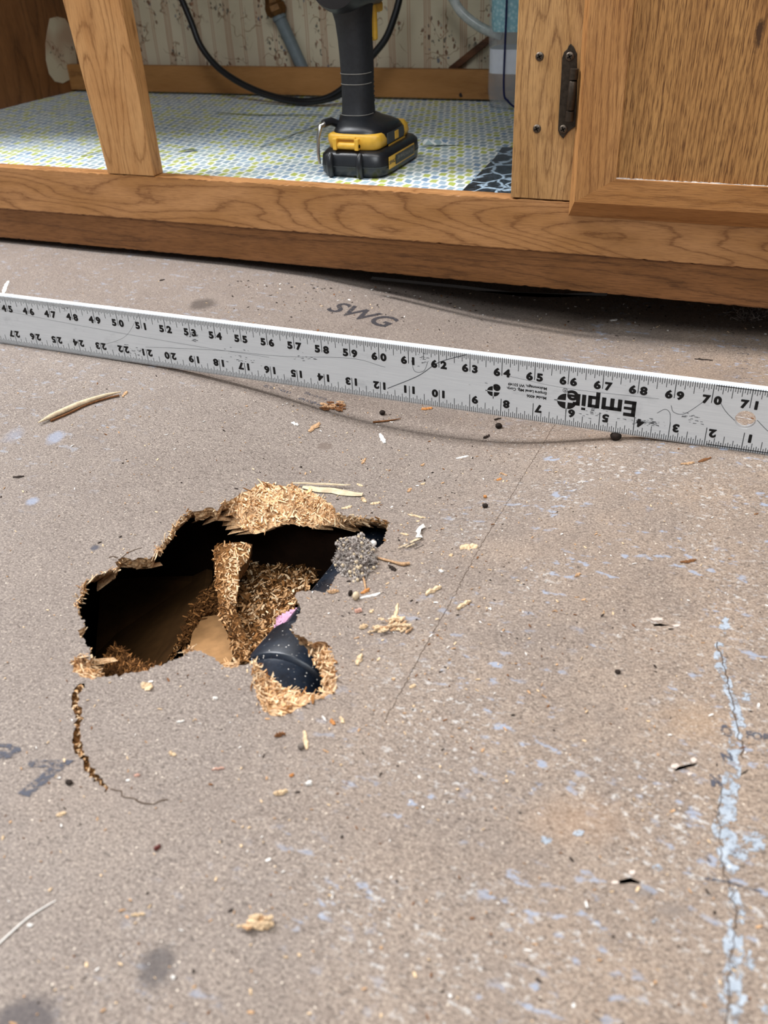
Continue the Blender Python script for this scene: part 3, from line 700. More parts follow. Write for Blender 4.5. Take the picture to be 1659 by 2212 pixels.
mitre(0, 'door_rail', M_DRAIL); mitre(1, 'door_stile', M_DSTILE); mitre(2, 'door_rail', M_DRAIL); mitre(3, 'door_stile', M_DSTILE)
dm = MB(); dq = random.Random(5); x = XP
M_GRIME = plain('chalky_grime', 'C9BDB4', .9, .1, var=.3, scale=10)
A_ = []
while x < X1-2:
    A_.append((x, dq.uniform(.01, .05))); x += .09
dm.add([(x, yp-.012, ZP) for x, h in A_]+[(x, yp-.006, ZP+h) for x, h in A_], [(i, i+1, len(A_)+i+1, len(A_)+i) for i in range(len(A_)-1)])
dm.add([(x, yf+.13, ZP+.006) for x, h in A_]+[(x, yf+.13-h*.9, ZP+.006) for x, h in A_], [(i, i+1, len(A_)+i+1, len(A_)+i) for i in range(len(A_)-1)])
dm.build('grime_line', M_GRIME, drt)['label'] = 'whitish grime line along the panel bottom'
# hinge
M_HINGE = plain('antique_bronze', '3E352C', .5, .5, .75, var=.35, scale=6)
hg = bpy.data.objects.new('hinge', None); C.objects.link(hg); hg.parent = cab; hg.empty_display_size = .03
hp = toY(1225,200,FR); hg.location = tuple((hp-WORLD_LOC[cab.name])*INCH); WORLD_LOC['hinge'] = hp
hg['label'] = 'dark bronze cabinet hinge'
LEAF = [(1233,94),(1240,101),(1244,110),(1247,116),(1247,200),(1244,272),(1228,284),(1222,292),(1217,299),(1210,291),(1206,281),(1208,240),(1212,180),(1215,125),(1219,112),(1226,106),(1229,99)]
lf = [toY(x, y, FR-.01) for x, y in LEAF]
hb = MB(); hb.hexa([p+np.array([0, 0, 0]) for p in lf], [p+np.array([0, -.06, 0]) for p in lf]); hb.build('hinge_leaf', M_HINGE, hg, bevel=.015)
for (y0, y1, r) in ((148, 172, .155), (175, 238, .145), (240, 262, .15)):
    ax0, ax1 = toY(1241-(y0-148)*.1, y0, FR-.2), toY(1241-(y1-148)*.1, y1, FR-.2)
    kb = MB(); kb.tube([ax0, ax0*.97+ax1*.03, ax0*.03+ax1*.97, ax1], [r*.85, r, r, r*.85], 14); kb.build('knuckle', M_HINGE, hg, smooth=40)
screw(1231,122,FR-.08,hg,.15); screw(1217,279,FR-.08,hg,.15)

# ------------------------------------------------------------------ shelf liners
def liner_mat():
    t = NT('patterned_liner', 0.5, 0.35); co = t.co()
    s = t.xyz(co)
    wv = t.math('MULTIPLY', t.math('SINE', t.math('MULTIPLY', s[0], 9.0)), .045)
    wv2 = t.math('MULTIPLY', t.math('SINE', t.math('MULTIPLY', s[1], 5.0)), .03)
    v = t.comb(t.math('ADD', s[0], wv2), t.math('ADD', t.math('ADD', s[1], wv), t.math('MULTIPLY', s[0], .35)), 0.0)
    b = t.n('ShaderNodeTexBrick', offset=.5, offset_frequency=2)
    t.L(v, b.inputs['Vector']); b.inputs['Scale'].default_value = 1.0
    b.inputs['Color1'].default_value = (0, 0, 0, 1); b.inputs['Color2'].default_value = (1, 1, 1, 1); b.inputs['Mortar'].default_value = (0, 0, 0, 1)
    b.inputs['Mortar Size'].default_value = .07; b.inputs['Mortar Smooth'].default_value = .25; b.inputs['Brick Width'].default_value = .44; b.inputs['Row Height'].default_value = .62
    pal = t.ramp(b.outputs['Color'], [(0, 'A9BED0'), (.2, '86A3C2'), (.38, 'B9C562'), (.55, 'A9C2D2'), (.7, 'C2CA74'), (.85, '9AADBD')], 'CONSTANT')
    tone = t.mix(t.ramp(t.noise(co, .5, 3), [(.4, 0), (.7, .35)]), pal, 'B9BE74')
    c = t.mix(b.outputs['Fac'], tone, 'F2F7F4')
    c = t.mix(t.ramp(t.noise(co, .4, 4, .7), [(.62, 0), (.75, .35)]), c, 'B8A868')
    t.color(c); t.bump(b.outputs['Fac'], .15, .01); return t.mat
M_LINER = liner_mat()
ln = MB(); nx, ny = 60, 34; lx0, lx1, ly0, ly1 = XS+.02, -4.3, FR+.76, YB-.05
gx = np.linspace(lx0, lx1, nx); gy = np.linspace(ly0, ly1, ny)
def lz(x, y):
    return ZL+.02*math.sin(x*.7+y*.3)*math.sin(y*.5) + .05*math.exp(-((x*.18+y-(47.2-.18*32))/.35)**2)*(1 if -44 < x < -19 else 0)
ln.add([(x, y, lz(x, y)) for x in gx for y in gy], [(i*ny+j, (i+1)*ny+j, (i+1)*ny+j+1, i*ny+j+1) for i in range(nx-1) for j in range(ny-1)])
tag(ln.build('shelf_liner', M_LINER, smooth=60), 'white shelf liner with blue and green leaf pattern on the cabinet floor', 'shelf liner')
# crease lines and a slit in the liner
linobj = bpy.data.objects['shelf_liner']; M_SLIT = plain('dark_green_slit', '5B6A50', .9)
for pts in (((383,327),(400,322.5),(415,321),(433,324.5),(415,324),(400,325)), ((175,336),(231,322),(231,322.8),(176,337)), ((560,317),(697,266),(698,266.9),(561,318)), ((470,243),(560,247),(700,247),(700,248),(560,248.5),(470,244))):
    sl = MB(); q = [toZ(x, y, ZL+.075) for x, y in pts]; n_ = len(q)//2
    sl.add(q, [(k, k+1, len(q)-2-k, len(q)-1-k) for k in range(n_-1)]); sl.build('crease', M_SLIT, linobj)['label'] = 'thin dark crease in the liner'
def marble():
    t = NT('black_marble_liner', 0.3, 0.45); co = t.co()
    dvv = t.vmath('ADD', co, t.map(t.noise(co, 2.0, 3, out='Color'), scale=(.5,)*3))
    e = t.vor(t.map(dvv, rot=(0, 0, .5), scale=(1, .55, 1)), 1.25, 'DISTANCE_TO_EDGE')
    e2 = t.vor(t.map(dvv, rot=(0, 0, .2), scale=(1, .6, 1)), 3.2, 'DISTANCE_TO_EDGE')
    c = t.mix(t.ramp(t.noise(co, 1.5, 3), [(.4, 0), (.7, 1)]), '101318', '232A33')
    c = t.mix(t.ramp(e2, [(.0, .35), (.05, 0)]), c, '6C7E92')
    c = t.mix(t.ramp(e, [(.02, .9), (.09, 0)]), c, 'B4CBDD')
    t.color(c); return t.mat
mk = MB(); q = [toZ(x, y, ZL+.05) for x, y in ((1001,410),(1022,388),(1048,362),(1068,342),(1085,318))]
q += [np.array([-4.4, q[-1][1], ZL+.05]), np.array([-4.4, FR+.77, ZL+.05]), np.array([q[0][0], FR+.77, ZL+.05])]
mk.hexa(q, [p+np.array([0, 0, .02]) for p in q])
tag(mk.build('marbled_liner', marble()), 'black liner with pale blue marble veins beside the oak stile', 'shelf liner')
cs = MB(); A, B = [], []
for i in range(9):
    f = i/8; A.append(toZ(913+f*78, 300+f*3, ZL+.06+.35*(1-f)**2)); B.append(toZ(913+f*78, 313+f*0, ZL+.05+.15*(1-f)**2))
cs.hexa(A+B[::-1], [p+np.array([0, 0, .025]) for p in A+B[::-1]])
tag(cs.build('liner_scrap', M_LINER), 'small curled scrap of patterned liner behind the drill', 'scrap')

# ------------------------------------------------------------------ cordless drill
DX, DY = -16.72, 39.85
drill = thing('cordless_drill', (DX, DY, ZL+.02), 'black and yellow cordless drill standing upright on its battery', 'drill')
B0 = np.array([DX, DY, ZL+.04])
M_BLK = plain('black_plastic', '1C1E22', .33, .5, var=.15, scale=5, bump=.05)
M_GRIP = plain('black_rubber_grip', '26282C', .62, .4, var=.2, scale=6, bump=.12)
M_YEL = plain('yellow_plastic', 'DFAE3E', .42, .45, var=.1, scale=4)
M_GREY = plain('grey_plastic', '3E4245', .55, .4, var=.1)
M_SEAM = plain('worn_pale_edge', '8F8C86', .6, .3)
M_STEEL = plain('polished_steel', 'A9A8A4', .25, .5, .95, var=.1)
def sec(z, hx, y0, y1, n=28, e=3.2, cx=0):
    out = []; cy, hy = (y0+y1)/2, (y1-y0)/2
    for k in range(n):
        a = 2*math.pi*k/n; c, s = math.cos(a), math.sin(a)
        out.append(B0+np.array([cx+hx*math.copysign(abs(c)**(2/e), c), cy+hy*math.copysign(abs(s)**(2/e), s), z]))
    return out
bt = MB(); bt.loft([sec(.0, 1.378, -2.268, 2.268, 40, 6), sec(.03, 1.484, -2.376, 2.376, 40, 6), sec(.14, 1.590, -2.484, 2.484, 40, 6), sec(.42, 1.622, -2.506, 2.506, 40, 6), sec(.43, 1.590, -2.473, 2.473, 40, 6), sec(.46, 1.590, -2.473, 2.473, 40, 6), sec(.47, 1.622, -2.506, 2.506, 40, 6),
                    sec(.85, 1.590, -2.462, 2.484, 40, 6), sec(1.0, 1.484, -2.322, 2.376, 40, 5), sec(1.06, 1.325, -2.160, 2.214, 40, 5)])
bat = bt.build('battery', M_BLK, drill, smooth=50)
for xr in (-.92, .48):
    rb = MB(); pth = [B0+np.array([xr, y, z]) for y, z in ((-2.45, .02), (-2.55, .10), (-2.59, .4), (-2.57, .78), (-2.43, .95))]
    rb.tube(pth, [.10, .15, .15, .15, .10], 12); rb.build('rib', M_BLK, bat, smooth=60)
sm_ = MB(); sm_.loft([sec(.425, 1.638, -2.522, 2.516, 40, 6), sec(.455, 1.638, -2.522, 2.516, 40, 6)], cap=False); sm_.build('seam', M_GREY, bat)
lb = MB(); fx0 = 1.635
def side_rect(mb, y0, y1, z0, z1, x, m=0, th=.02):
    mb.hexa([B0+np.array([x, y, z]) for y, z in ((y0, z0), (y1, z0), (y1, z1), (y0, z1))], [B0+np.array([x+th, y, z]) for y, z in ((y0, z0), (y1, z0), (y1, z1), (y0, z1))], m)
side_rect(lb, -1.95, 1.2, .30, .80, fx0-.02, 0); side_rect(lb, -1.2, 1.12, .36, .74, fx0, 1)
def side_text(mb, body, yc, zc, size, bold, m, x):
    vs, fs = text_geo(body, size, bold)
    mb.add([B0+np.array([x, yc+v[0], zc+v[1]]) for v in vs], fs, m)
side_text(lb, 'DEWALT', -1.57, .55, .20, .008, 1, fx0+.004); side_text(lb, '20V MAX', -.6, .60, .2, .006, 2, fx0+.026); side_text(lb, 'LITHIUM ION', .4, .56, .2, .004, 2, fx0+.026)
lb.build('label', [M_YEL, M_BLK, M_SEAM], bat)['label'] = 'yellow and black battery label'
bs = MB(); bs.loft([sec(1.03, 1.10, -1.9, 2.0, 36, 4), sec(1.25, 1.24, -2.02, 2.05, 36, 4), sec(1.6, 1.28, -2.08, 1.75, 36, 3.6), sec(1.8, 1.22, -2.0, 1.45, 36, 3.2), sec(1.98, 1.08, -1.8, 1.1, 36, 2.8, -.1), sec(2.12, .88, -1.55, .75, 36, 2.6, -.25), sec(2.26, .76, -1.36, .5, 36, 2.6, -.36)])
bs.build('base', M_BLK, drill, smooth=50)
yl = MB()
def yband(z, hx, y0, y1): return sec(z, hx, y0, y1, 30, 4.5)
yl.loft([yband(1.06, 1.08, -2.10, -1.0), yband(1.12, 1.2, -2.16, -.7), yband(1.40, 1.27, -2.18, -.9), yband(1.62, 1.24, -2.16, -1.2), yband(1.70, 1.14, -2.08, -1.3)])
yl.build('yellow_band', M_YEL, drill, smooth=50)
ys = MB(); ys.loft([sec(1.08, 1.15, .95, 1.95, 30, 4), sec(1.3, 1.28, 1.0, 1.75, 30, 4), sec(1.6, 1.30, .85, 1.5, 30, 4), sec(1.82, 1.22, .75, 1.25, 30, 4)]); ys.build('yellow_stripe', M_YEL, drill, smooth=50)
yw = MB(); side_rect(yw, -1.0, 1.0, 1.06, 1.13, 1.24, 0, .03); yw.build('yellow_edge', M_YEL, drill)
# lanyard clip on the yellow band
cp = MB(); cp.tube([B0+np.array([-.62, -2.26, 1.26]), B0+np.array([.22, -2.26, 1.26])], .14, 14)
for xx in (-.72, .30):
    cp.box(*(B0[0]+np.array([xx-.09, xx+.09])), B0[1]-2.42, B0[1]-2.08, B0[2]+1.10, B0[2]+1.56)
cp.box(B0[0]-.6, B0[0]+.2, B0[1]-2.3, B0[1]-2.1, B0[2]+1.52, B0[2]+1.6)
clip = cp.build('clip', M_YEL, drill, smooth=40, bevel=.02)
sc_ = MB(); sc_.tube([B0+np.array([.38, -2.28, 1.26]), B0+np.array([.41, -2.28, 1.26])], .08, 12); sc_.build('screw', M_SLOT, clip)
# side panel with button
gp_ = MB(); side_rect(gp_, -1.15, .85, 1.16, 1.62, 1.22, 0, .07); gp_.build('side_plate', M_GREY, drill, bevel=.03)
gb = MB(); side_rect(gb, -.32, .12, 1.22, 1.56, 1.28, 0, .03); gb.build('button', M_YEL, drill, bevel=.015)
# belt hook
hk = MB()
hp_ = [B0+np.array(p) for p in ((-1.15, -1.3, 2.0), (-1.35, -1.75, 2.08), (-1.48, -2.12, 1.98), (-1.56, -2.28, 1.5), (-1.58, -2.30, .9), (-1.56, -2.28, .45))]
hk.tube(hp_, [.13, .13, .10, .075, .075, .06], 10); hk.build('belt_hook', M_STEEL, drill, smooth=60)
hk2 = MB(); hk2.tube([B0+np.array(p) for p in ((-.9, -1.1, 1.85), (-1.25, -1.5, 2.1), (-1.42, -1.9, 2.06))], .17, 10); hk2.build('hook_mount', M_BLK, drill, smooth=60)
# handle
HX = -.36
def hs(z, hx, y0, y1, e=2.6): return sec(z, hx*1.06, y0, y1, 30, e, HX)
hd = MB(); hd.loft([hs(2.2, .68, -1.30, .45), hs(2.3, .64, -1.24, .38), hs(2.9, .61, -1.18, .34), hs(3.5, .61, -1.16, .38), hs(4.0, .62, -1.16, .44), hs(4.6, .62, -1.20, .46), hs(5.2, .62, -1.28, .42), hs(5.9, .65, -1.42, .42), hs(6.35, .72, -1.62, .44), hs(6.8, .8, -1.7, .6)])
hd.build('handle', M_GRIP, drill, smooth=60)
def seam(z, hx, y0, y1):
    mb = MB(); mb.loft([hs(z-.015, hx, y0, y1), hs(z+.015, hx, y0, y1)], cap=False); return mb
for (z, hx, y0, y1) in ((2.30, .665, -1.262, .0), (3.52, .62, -1.172, 0), (3.93, .628, -1.175, 0)):
    ring = hs(z, hx, y0, -y0-1.6 if False else .38)
    pts = [p for p in ring if p[1] < B0[1]-.35]
    pts.sort(key=lambda p: p[0]); g1 = MB(); g1.tube(pts, .016, 6); g1.build('seam', M_SEAM, drill)['label'] = 'pale worn seam around the grip'
gr = MB()
for k in range(14):
    z = 2.7+k*.19; gr.tube([B0+np.array([HX+.35, .36, z]), B0+np.array([HX+.52, .20, z+.02]), B0+np.array([HX+.60, -.05, z+.03])], .035, 6)
gr.build('grip_rib', M_GRIP, drill)
# motor housing, trigger and chuck (mostly above the frame)
mh = MB()
def cy(y, r): return [B0+np.array([HX+r*math.cos(2*math.pi*k/32), y, 7.55+r*math.sin(2*math.pi*k/32)]) for k in range(32)]
mh.loft([cy(-2.5, .7), cy(-2.4, 1.1), cy(-1.9, 1.3), cy(.8, 1.3), cy(1.4, 1.15)]); mh.build('motor_housing', M_BLK, drill, smooth=50)
yk = MB(); yk.loft([cy(1.3, 1.18), cy(2.2, 1.1), cy(2.9, .9)]); yk.build('gearbox', M_YEL, drill, smooth=50)
yg = MB(); yg.box(B0[0]+HX-.3, B0[0]+HX+.66, B0[1]+.32, B0[1]+.62, B0[2]+5.05, B0[2]+6.5); yg.build('yellow_guard', M_YEL, drill, bevel=.1)
yg2 = MB(); yg2.box(B0[0]+HX-.3, B0[0]+HX+.66, B0[1]+.4, B0[1]+1.3, B0[2]+6.1, B0[2]+6.5); yg2.build('yellow_guard', M_YEL, drill, bevel=.1)
tg = MB(); tg.loft([[B0+np.array([HX+dx, .55+dy+bow, z]) for dx, dy in ((-.3, 0), (.3, 0), (.3, .28), (-.3, .28))] for z, bow in ((4.7, -.02), (5.2, .02), (5.6, .04), (6.0, .2))]); tg.build('trigger', M_BLK, drill, bevel=.05)
ch = MB()
def ckr(y, r): return cy(y, r)
ch.loft([ckr(2.8, .7), ckr(3.0, .8), ckr(4.2, .78), ckr(4.6, .4)]); ch.build('chuck', M_BLK, drill, smooth=50)

# ------------------------------------------------------------------ hose, pipe, tube, container, brace inside the cabinet
M_HOSE = plain('black_cable_sheath', '0F1013', .4, .5, var=.1)
def smooth_path(pts, n=8):
    pts = [np.array(p, float) for p in pts]; P = [2*pts[0]-pts[1]]+pts+[2*pts[-1]-pts[-2]]; out = []
    for i in range(1, len(P)-2):
        for k in range(n):
            t = k/n; a, b, c, d = P[i-1], P[i], P[i+1], P[i+2]
            out.append(.5*((2*b)+(-a+c)*t+(2*a-5*b+4*c-d)*t*t+(-a+3*b-3*c+d)*t**3))
    out.append(pts[-1]); return out
hpts = [(372,-40),(393,0),(414,50),(433,98),(467,142),(512,175),(565,200),(620,215),(672,218),(715,208),(755,178),(800,125),(832,85),(850,42),(862,0),(868,-40)]
h3 = []
for i, (x, y) in enumerate(hpts):
    yy = np.interp(i, [0, 6, 8, 10, 15], [56.9, 55.2, 54.6, 54.8, 56.2]); h3.append(toY(x, y, yy))
hm = MB(); hm.tube(smooth_path(h3), .205, 12)
tag(hm.build('power_cable', M_HOSE, smooth=60), 'thick black cable looping down behind the drill', 'cable')
h4 = [toY(x, y, 54.3) for x, y in ((560,203),(600,215),(640,223),(680,222),(720,214),(745,200),(770,178))]
hm = MB(); hm.tube(smooth_path(h4), [.06]+[.13]*47+[.06] if False else .12, 10)
tag(hm.build('thin_cable', M_HOSE, smooth=60), 'thinner black cable lying under the loop of the thick one', 'cable')
pipe = thing('supply_pipe', toY(660,150,58.62), 'grey plastic supply pipe with a brass nut rising behind the cleat', 'pipe')
M_PVC = plain('grey_plastic_pipe', '6C777C', .5, .4, var=.1)
M_BRASS = plain('tarnished_brass', '6B4A26', .45, .5, .6, var=.35, scale=5)
p0, p1, p2 = toY(584,-30,58.62), toY(600,30,58.62), toY(660,162,58.62)
tb = MB(); tb.tube([p1, along(p1, p2, .5), p2], .40, 18); tb.build('pipe', M_PVC, pipe, smooth=50)
tb = MB(); tb.tube([along(p1, p2, .03), along(p1, p2, .09)], .46, 18); tb.build('collar', M_PVC, pipe, smooth=50)
tb = MB(); tb.tube([toY(585,-30,58.62), toY(589,-8,58.62), toY(591,5,58.62), toY(593,12,58.62), toY(598,24,58.62), toY(601,33,58.62)], [.52, .55, .58, .70, .72, .55], 8); tb.build('brass_nut', M_BRASS, pipe)['label'] = 'tarnished brass nut'
# translucent tube
def clear_mat(name, col, alpha, rough=.25):
    t = NT(name, rough, .5); t.color(t.mix(t.ramp(t.noise(t.co(), 2, 3), [(.35, 0), (.65, .4)]), col, 'FFFFFF')); t.b.inputs['Alpha'].default_value = alpha; return t.mat
ct = MB(); cpts = [toY(x, y, 56.6) for x, y in ((950,-40),(975,-8),(992,20),(1014,42),(1040,60),(1064,70),(1085,76))]
ct.tube(smooth_path(cpts), .27, 14)
tag(ct.build('clear_tube', clear_mat('milky_tube', 'A9B4B2', .78), smooth=60), 'milky translucent tube curving down to the clear container', 'tube')
# clear container of teal beads
kx0, kx1, kyf, kyb = toY(1062,100,56.0)[0], toY(1062,100,56.0)[0]+3.4, 54.7, 57.4
kc = ((kx0+kx1)/2, (kyf+kyb)/2, ZL+.04)
tub = thing('clear_container', kc, 'clear plastic container with teal beads and a white label half behind the stile', 'container')
def ksec(z, s, e=4.0, g=0):
    hx, hy = (kx1-kx0)/2*s-g, (kyb-kyf)/2*s-g
    return [np.array([kc[0]+hx*math.copysign(abs(math.cos(a))**(2/e), math.cos(a)), kc[1]+hy*math.copysign(abs(math.sin(a))**(2/e), math.sin(a)), kc[2]+z]) for a in [2*math.pi*k/36 for k in range(36)]]
kb = MB(); kb.loft([ksec(.0, .55), ksec(.06, .75), ksec(.22, .88), ksec(.5, .96), ksec(.9, 1.0), ksec(9.4, 1.03), ksec(9.6, 1.06)]); kb.build('body', clear_mat('clear_plastic', 'EEF3FA', .22, .12), tub, smooth=50)
M_TEAL = NT('teal_beads', .5, .4)
_v = M_TEAL.vor(M_TEAL.co(), 5.0); M_TEAL.color(M_TEAL.mix(M_TEAL.ramp(_v, [(.1, 0), (.6, 1)]), 'B5ECF2', '62B7C8')); M_TEAL.bump(_v, .6, .05); M_TEAL = M_TEAL.mat
kt = MB(); kt.loft([ksec(4.0, .94, g=.08), ksec(4.4, .99, g=.08), ksec(9.2, 1.0, g=.08)]); kt.build('beads', M_TEAL, tub, smooth=50)['label'] = 'teal beads filling the upper part'
kw = MB(); kw.loft([ksec(1.9, 1.0, g=.05), ksec(3.15, 1.005, g=.05)], cap=False); kw.build('paper_label', plain('white_paper', 'E9ECF6', .7, .2, var=.05), tub)['label'] = 'white paper label'
ks = MB()
s0 = (kx1-kx0)*.34
pts = [np.array([kx0+s0+(.0), kyf-.03, kc[2]+z]) for z in (9.4, 5.0, 1.2)]+[np.array([kx0+s0+.25, kyf+.05, kc[2]+.5]), np.array([kx0+s0+.75, kyf+.2, kc[2]+.12]), np.array([kx0+s0+1.3, kyf+.3, kc[2]+.08])]
ks.tube(smooth_path(pts), .06, 8); ks.build('seam', plain('dark_blue_seam', '1A2050', .4), tub)['label'] = 'dark blue seam line'
# diagonal brace
bm_ = MB(); a, b = toY(968,146,58.65), toY(1072,63,58.65); dd = (b-a)/np.linalg.norm(b-a); up = np.array([-dd[2], 0, dd[0]])*.24
q = [a, b+dd*3, b+dd*3-up*1.6, a-up*1.6]; bm_.hexa(q, [p+np.array([0, .36, 0]) for p in q])
tag(bm_.build('diagonal_brace', wood('brown_brace', 'X', '6E4526', '5E381D', '3B2110', 21, 4), bevel=.02), 'slanting brown wooden brace on the wallpaper beside the container', 'brace')

# ------------------------------------------------------------------ aluminium straightedge standing on edge
RO = np.array([-10.16576, 24.17358, 0.0]); REX = np.array([.99987596, -.01522513, .00403196]); REY = np.array([-.00418728, -.01018307, .99993938]); RN = np.array([-.01518315, -.99983224, -.01024556])
def rp(p, q, d=0.0): return RO+REX*(p-60)+REY*q+RN*d
def alu():
    t = NT('brushed_aluminium', .48, .5); co = t.co(); t.b.inputs['Metallic'].default_value = .05
    br = t.noise(t.map(co, scale=(.4, 60, 60)), 1, 3, .6)
    c = t.mix(t.ramp(br, [(.35, 0), (.65, 1)]), 'D2D5D8', 'E0E3E5')
    c = t.mix(t.ramp(t.noise(t.map(co, scale=(.6, 1, 1.2)), 1, 4, .7), [(.6, 0), (.78, .45)]), c, '8F9296')
    c = t.mix(t.ramp(t.noise(t.map(co, loc=(2, 0, 1), rot=(0, .5, 0), scale=(1.2, 1, 4.5)), 1.2, 6, .8), [(.66, 0), (.73, .6)]), c, '5E6064')
    t.color(c); t.bump(br, .06, .004); return t.mat
ruler = thing('straightedge', rp(54, 0, 0), 'long silver aluminium straightedge with inch scales standing on edge across the dip', 'straightedge')
rb_ = MB(); TH = .21; HP, HQ, HR = 70.95, 1.01, .275
# face with the hanging hole cut through
NH = 32
hole_pts = [(HP+HR*math.cos(2*math.pi*k/NH), HQ+HR*math.sin(2*math.pi*k/NH)) for k in range(NH)]
sq = []
for k in range(NH):
    a = 2*math.pi*k/NH; c, s = math.cos(a), math.sin(a); m_ = max(abs(c), abs(s)); sq.append((HP+c/m_*.9, HQ+s/m_*.9 if True else 0))
sq = [(p, min(1.94, max(.06, q))) for p, q in sq]
for d in (0, -TH):
    rb_.add([rp(p, q, d) for p, q in hole_pts+sq], [(k, (k+1) % NH, NH+(k+1) % NH, NH+k) for k in range(NH)])
rb_.add([rp(p, q, 0) for p, q in hole_pts]+[rp(p, q, -TH) for p, q in hole_pts], [(k, (k+1) % NH, NH+(k+1) % NH, NH+k) for k in range(NH)])
def slab(p0, p1, q0, q1): rb_.hexa([rp(p0, q0, 0), rp(p1, q0, 0), rp(p1, q1, 0), rp(p0, q1, 0)], [rp(p0, q0, -TH), rp(p1, q0, -TH), rp(p1, q1, -TH), rp(p0, q1, -TH)])
slab(6, HP-.9, .06, 1.94); slab(HP+.9, 72, .06, 1.94)
ring0 = [(0.0, -.04), (.06, 0), (.06, -TH), (0.0, -TH+.04)]
for (qa, qb) in ((0.0, .06), (2.0, 1.94)):
    A = [rp(6, qa, -.03), rp(6, qb, 0), rp(6, qb, -TH), rp(6, qa, -TH+.03)]; Bq = [rp(72, qa, -.03), rp(72, qb, 0), rp(72, qb, -TH), rp(72, qa, -TH+.03)]
    rb_.hexa(A, Bq)
rb_.build('blade', alu(), ruler)
M_RINK = plain('black_ruler_ink', '111214', .5, .3); M_TICK = plain('engraved_tick', '2A2D31', .6, .3)
tk = MB()
def tick(p, q0, q1, w_=.009): tk.add([rp(p-w_, q0, .003), rp(p+w_, q0, .003), rp(p+w_, q1, .003), rp(p-w_, q1, .003)], [(0, 1, 2, 3)])
for k in range(0, 46*16+1):
    p = 26+k/16
    if p > 71.99: continue
    L = .16
    if k % 2 == 0: L = .20
    if k % 4 == 0: L = .28
    if k % 8 == 0: L = .37
    if k % 16 == 0: L = .58
    tick(p, 1.965-L, 1.965, .011 if k % 16 == 0 else .009); tick(p, .035, .035+L, .011 if k % 16 == 0 else .009)
tk.build('graduation', M_TICK, ruler)['label'] = 'fine black inch graduations along both edges'
nm = MB()
def rtext(mb, body, p, q, size, bold=.0, flip=False, align='CENTER', space=1.0, d=.004, sx=1.0):
    if bold >= .03:
        for i_, (a_, b_) in enumerate(((-.011, 0), (.011, 0), (0, .008), (0, -.008))): rtext(mb, body, p+a_, q+b_, size, .012, flip, align, space, d+i_*.0004, sx)
        return
    vs, fs = text_geo(body, size, bold, align, space); s = -1 if flip else 1
    mb.add([rp(p+s*v[0]*sx, q+s*v[1], d) for v in vs], fs)
for k in range(27, 72):
    st = str(k); nx_ = .145
    rtext(nm, st[0], k-nx_-.01, 1.47, .33, .03, sx=1.12); rtext(nm, st[1], k+nx_+.01, 1.47, .33, .03, sx=1.12)
for k in range(1, 46):
    st = str(k); p = 72-k
    if k >= 10:
        rtext(nm, st[0], p+.14, .50, .33, .03, True, sx=1.12); rtext(nm, st[1], p-.14, .50, .33, .03, True, sx=1.12)
    else: rtext(nm, st, p+.17, .47, .33, .03, True, sx=1.12)
nm.build('numeral', M_RINK, ruler)['label'] = 'bold black inch numerals, the lower row upside down'
lg = MB()
# wordmark: heavy slab letters, upside down
def bar(p0, p1, q0, q1): lg.add([rp(p0, q0, .004), rp(p1, q0, .004), rp(p1, q1, .004), rp(p0, q1, .004)], [(0, 1, 2, 3)])
def lbar(x0, x1, y0, y1): bar(68.0-x1, 68.0-x0, 1.12-y1, 1.12-y0)       # letter space: x to the reader's right when turned, y up
h = .50
for (x0, x1, y0, y1) in [(0, .12, 0, h), (0, .34, 0, .11), (0, .34, .20, .29), (0, .34, h-.11, h),                       # E
                         (.40, .52, 0, .38), (.40, .98, .27, .38), (.62, .74, 0, .38), (.86, .98, 0, .38),                 # m
                         (1.04, 1.16, -.13, .38), (1.04, 1.36, .28, .38), (1.04, 1.36, 0, .10), (1.26, 1.38, 0, .38),      # p
                         (1.44, 1.56, 0, .36), (1.44, 1.56, .42, .50), (1.61, 1.73, 0, .38), (1.61, 1.82, .27, .38)]:      # i r
    lbar(x0, x1, y0, y1)
def ering(pc, qc, R1, legs=True):
    """round mark: a bold disc quartered by cross hairs, one quarter carrying an e"""
    for (a0, a1) in ((5, 85), (95, 175), (185, 265), (275, 355)):
        arc = [(pc+R1*1.15*math.cos(math.radians(a)), qc+R1*math.sin(math.radians(a))) for a in np.linspace(a0, a1, 12)]
        g = .06*R1/.4; cx_ = pc+g*math.cos(math.radians((a0+a1)/2))*1.2; cq = qc+g*math.sin(math.radians((a0+a1)/2))*1.2
        if a0 == 5: continue
        lg.add([rp(p, q, .004) for p, q in arc]+[rp(cx_, cq, .004)], [tuple(range(13))])
    bar(pc-R1*1.5, pc-R1*1.1, qc-.012, qc+.012); bar(pc-.012, pc+.012, qc-R1*1.45, qc-R1)
lg.build('wordmark', M_RINK, ruler)['label'] = 'bold black upside-down wordmark'; lg = MB()
ering(66.0, .83, .25); rtext(lg, 'e', 66.17, 1.0, .62, .03, True, sx=1.15); rtext(lg, '\u00ae', 65.93, 1.19, .20, .0, True)
lg.build('round_mark', M_RINK, ruler); lg = MB()
ering(63.75, .83, .17); rtext(lg, 'e', 63.86, .94, .40, .03, True, sx=1.1); rtext(lg, 'TM', 63.52, 1.08, .06, 0, True)
lg.build('round_mark', M_RINK, ruler)
lg = MB(); rtext(lg, 'Model 4006', 65.39, .84, .125, .004, True, 'LEFT'); rtext(lg, 'Empire Level Mfg. Corp.', 65.39, 1.0, .125, .004, True, 'LEFT'); rtext(lg, 'Mukwonago, WI 53149', 65.39, 1.15, .125, .004, True, 'LEFT')
lg.build('address_text', M_RINK, ruler)['label'] = 'small upside-down address lines'
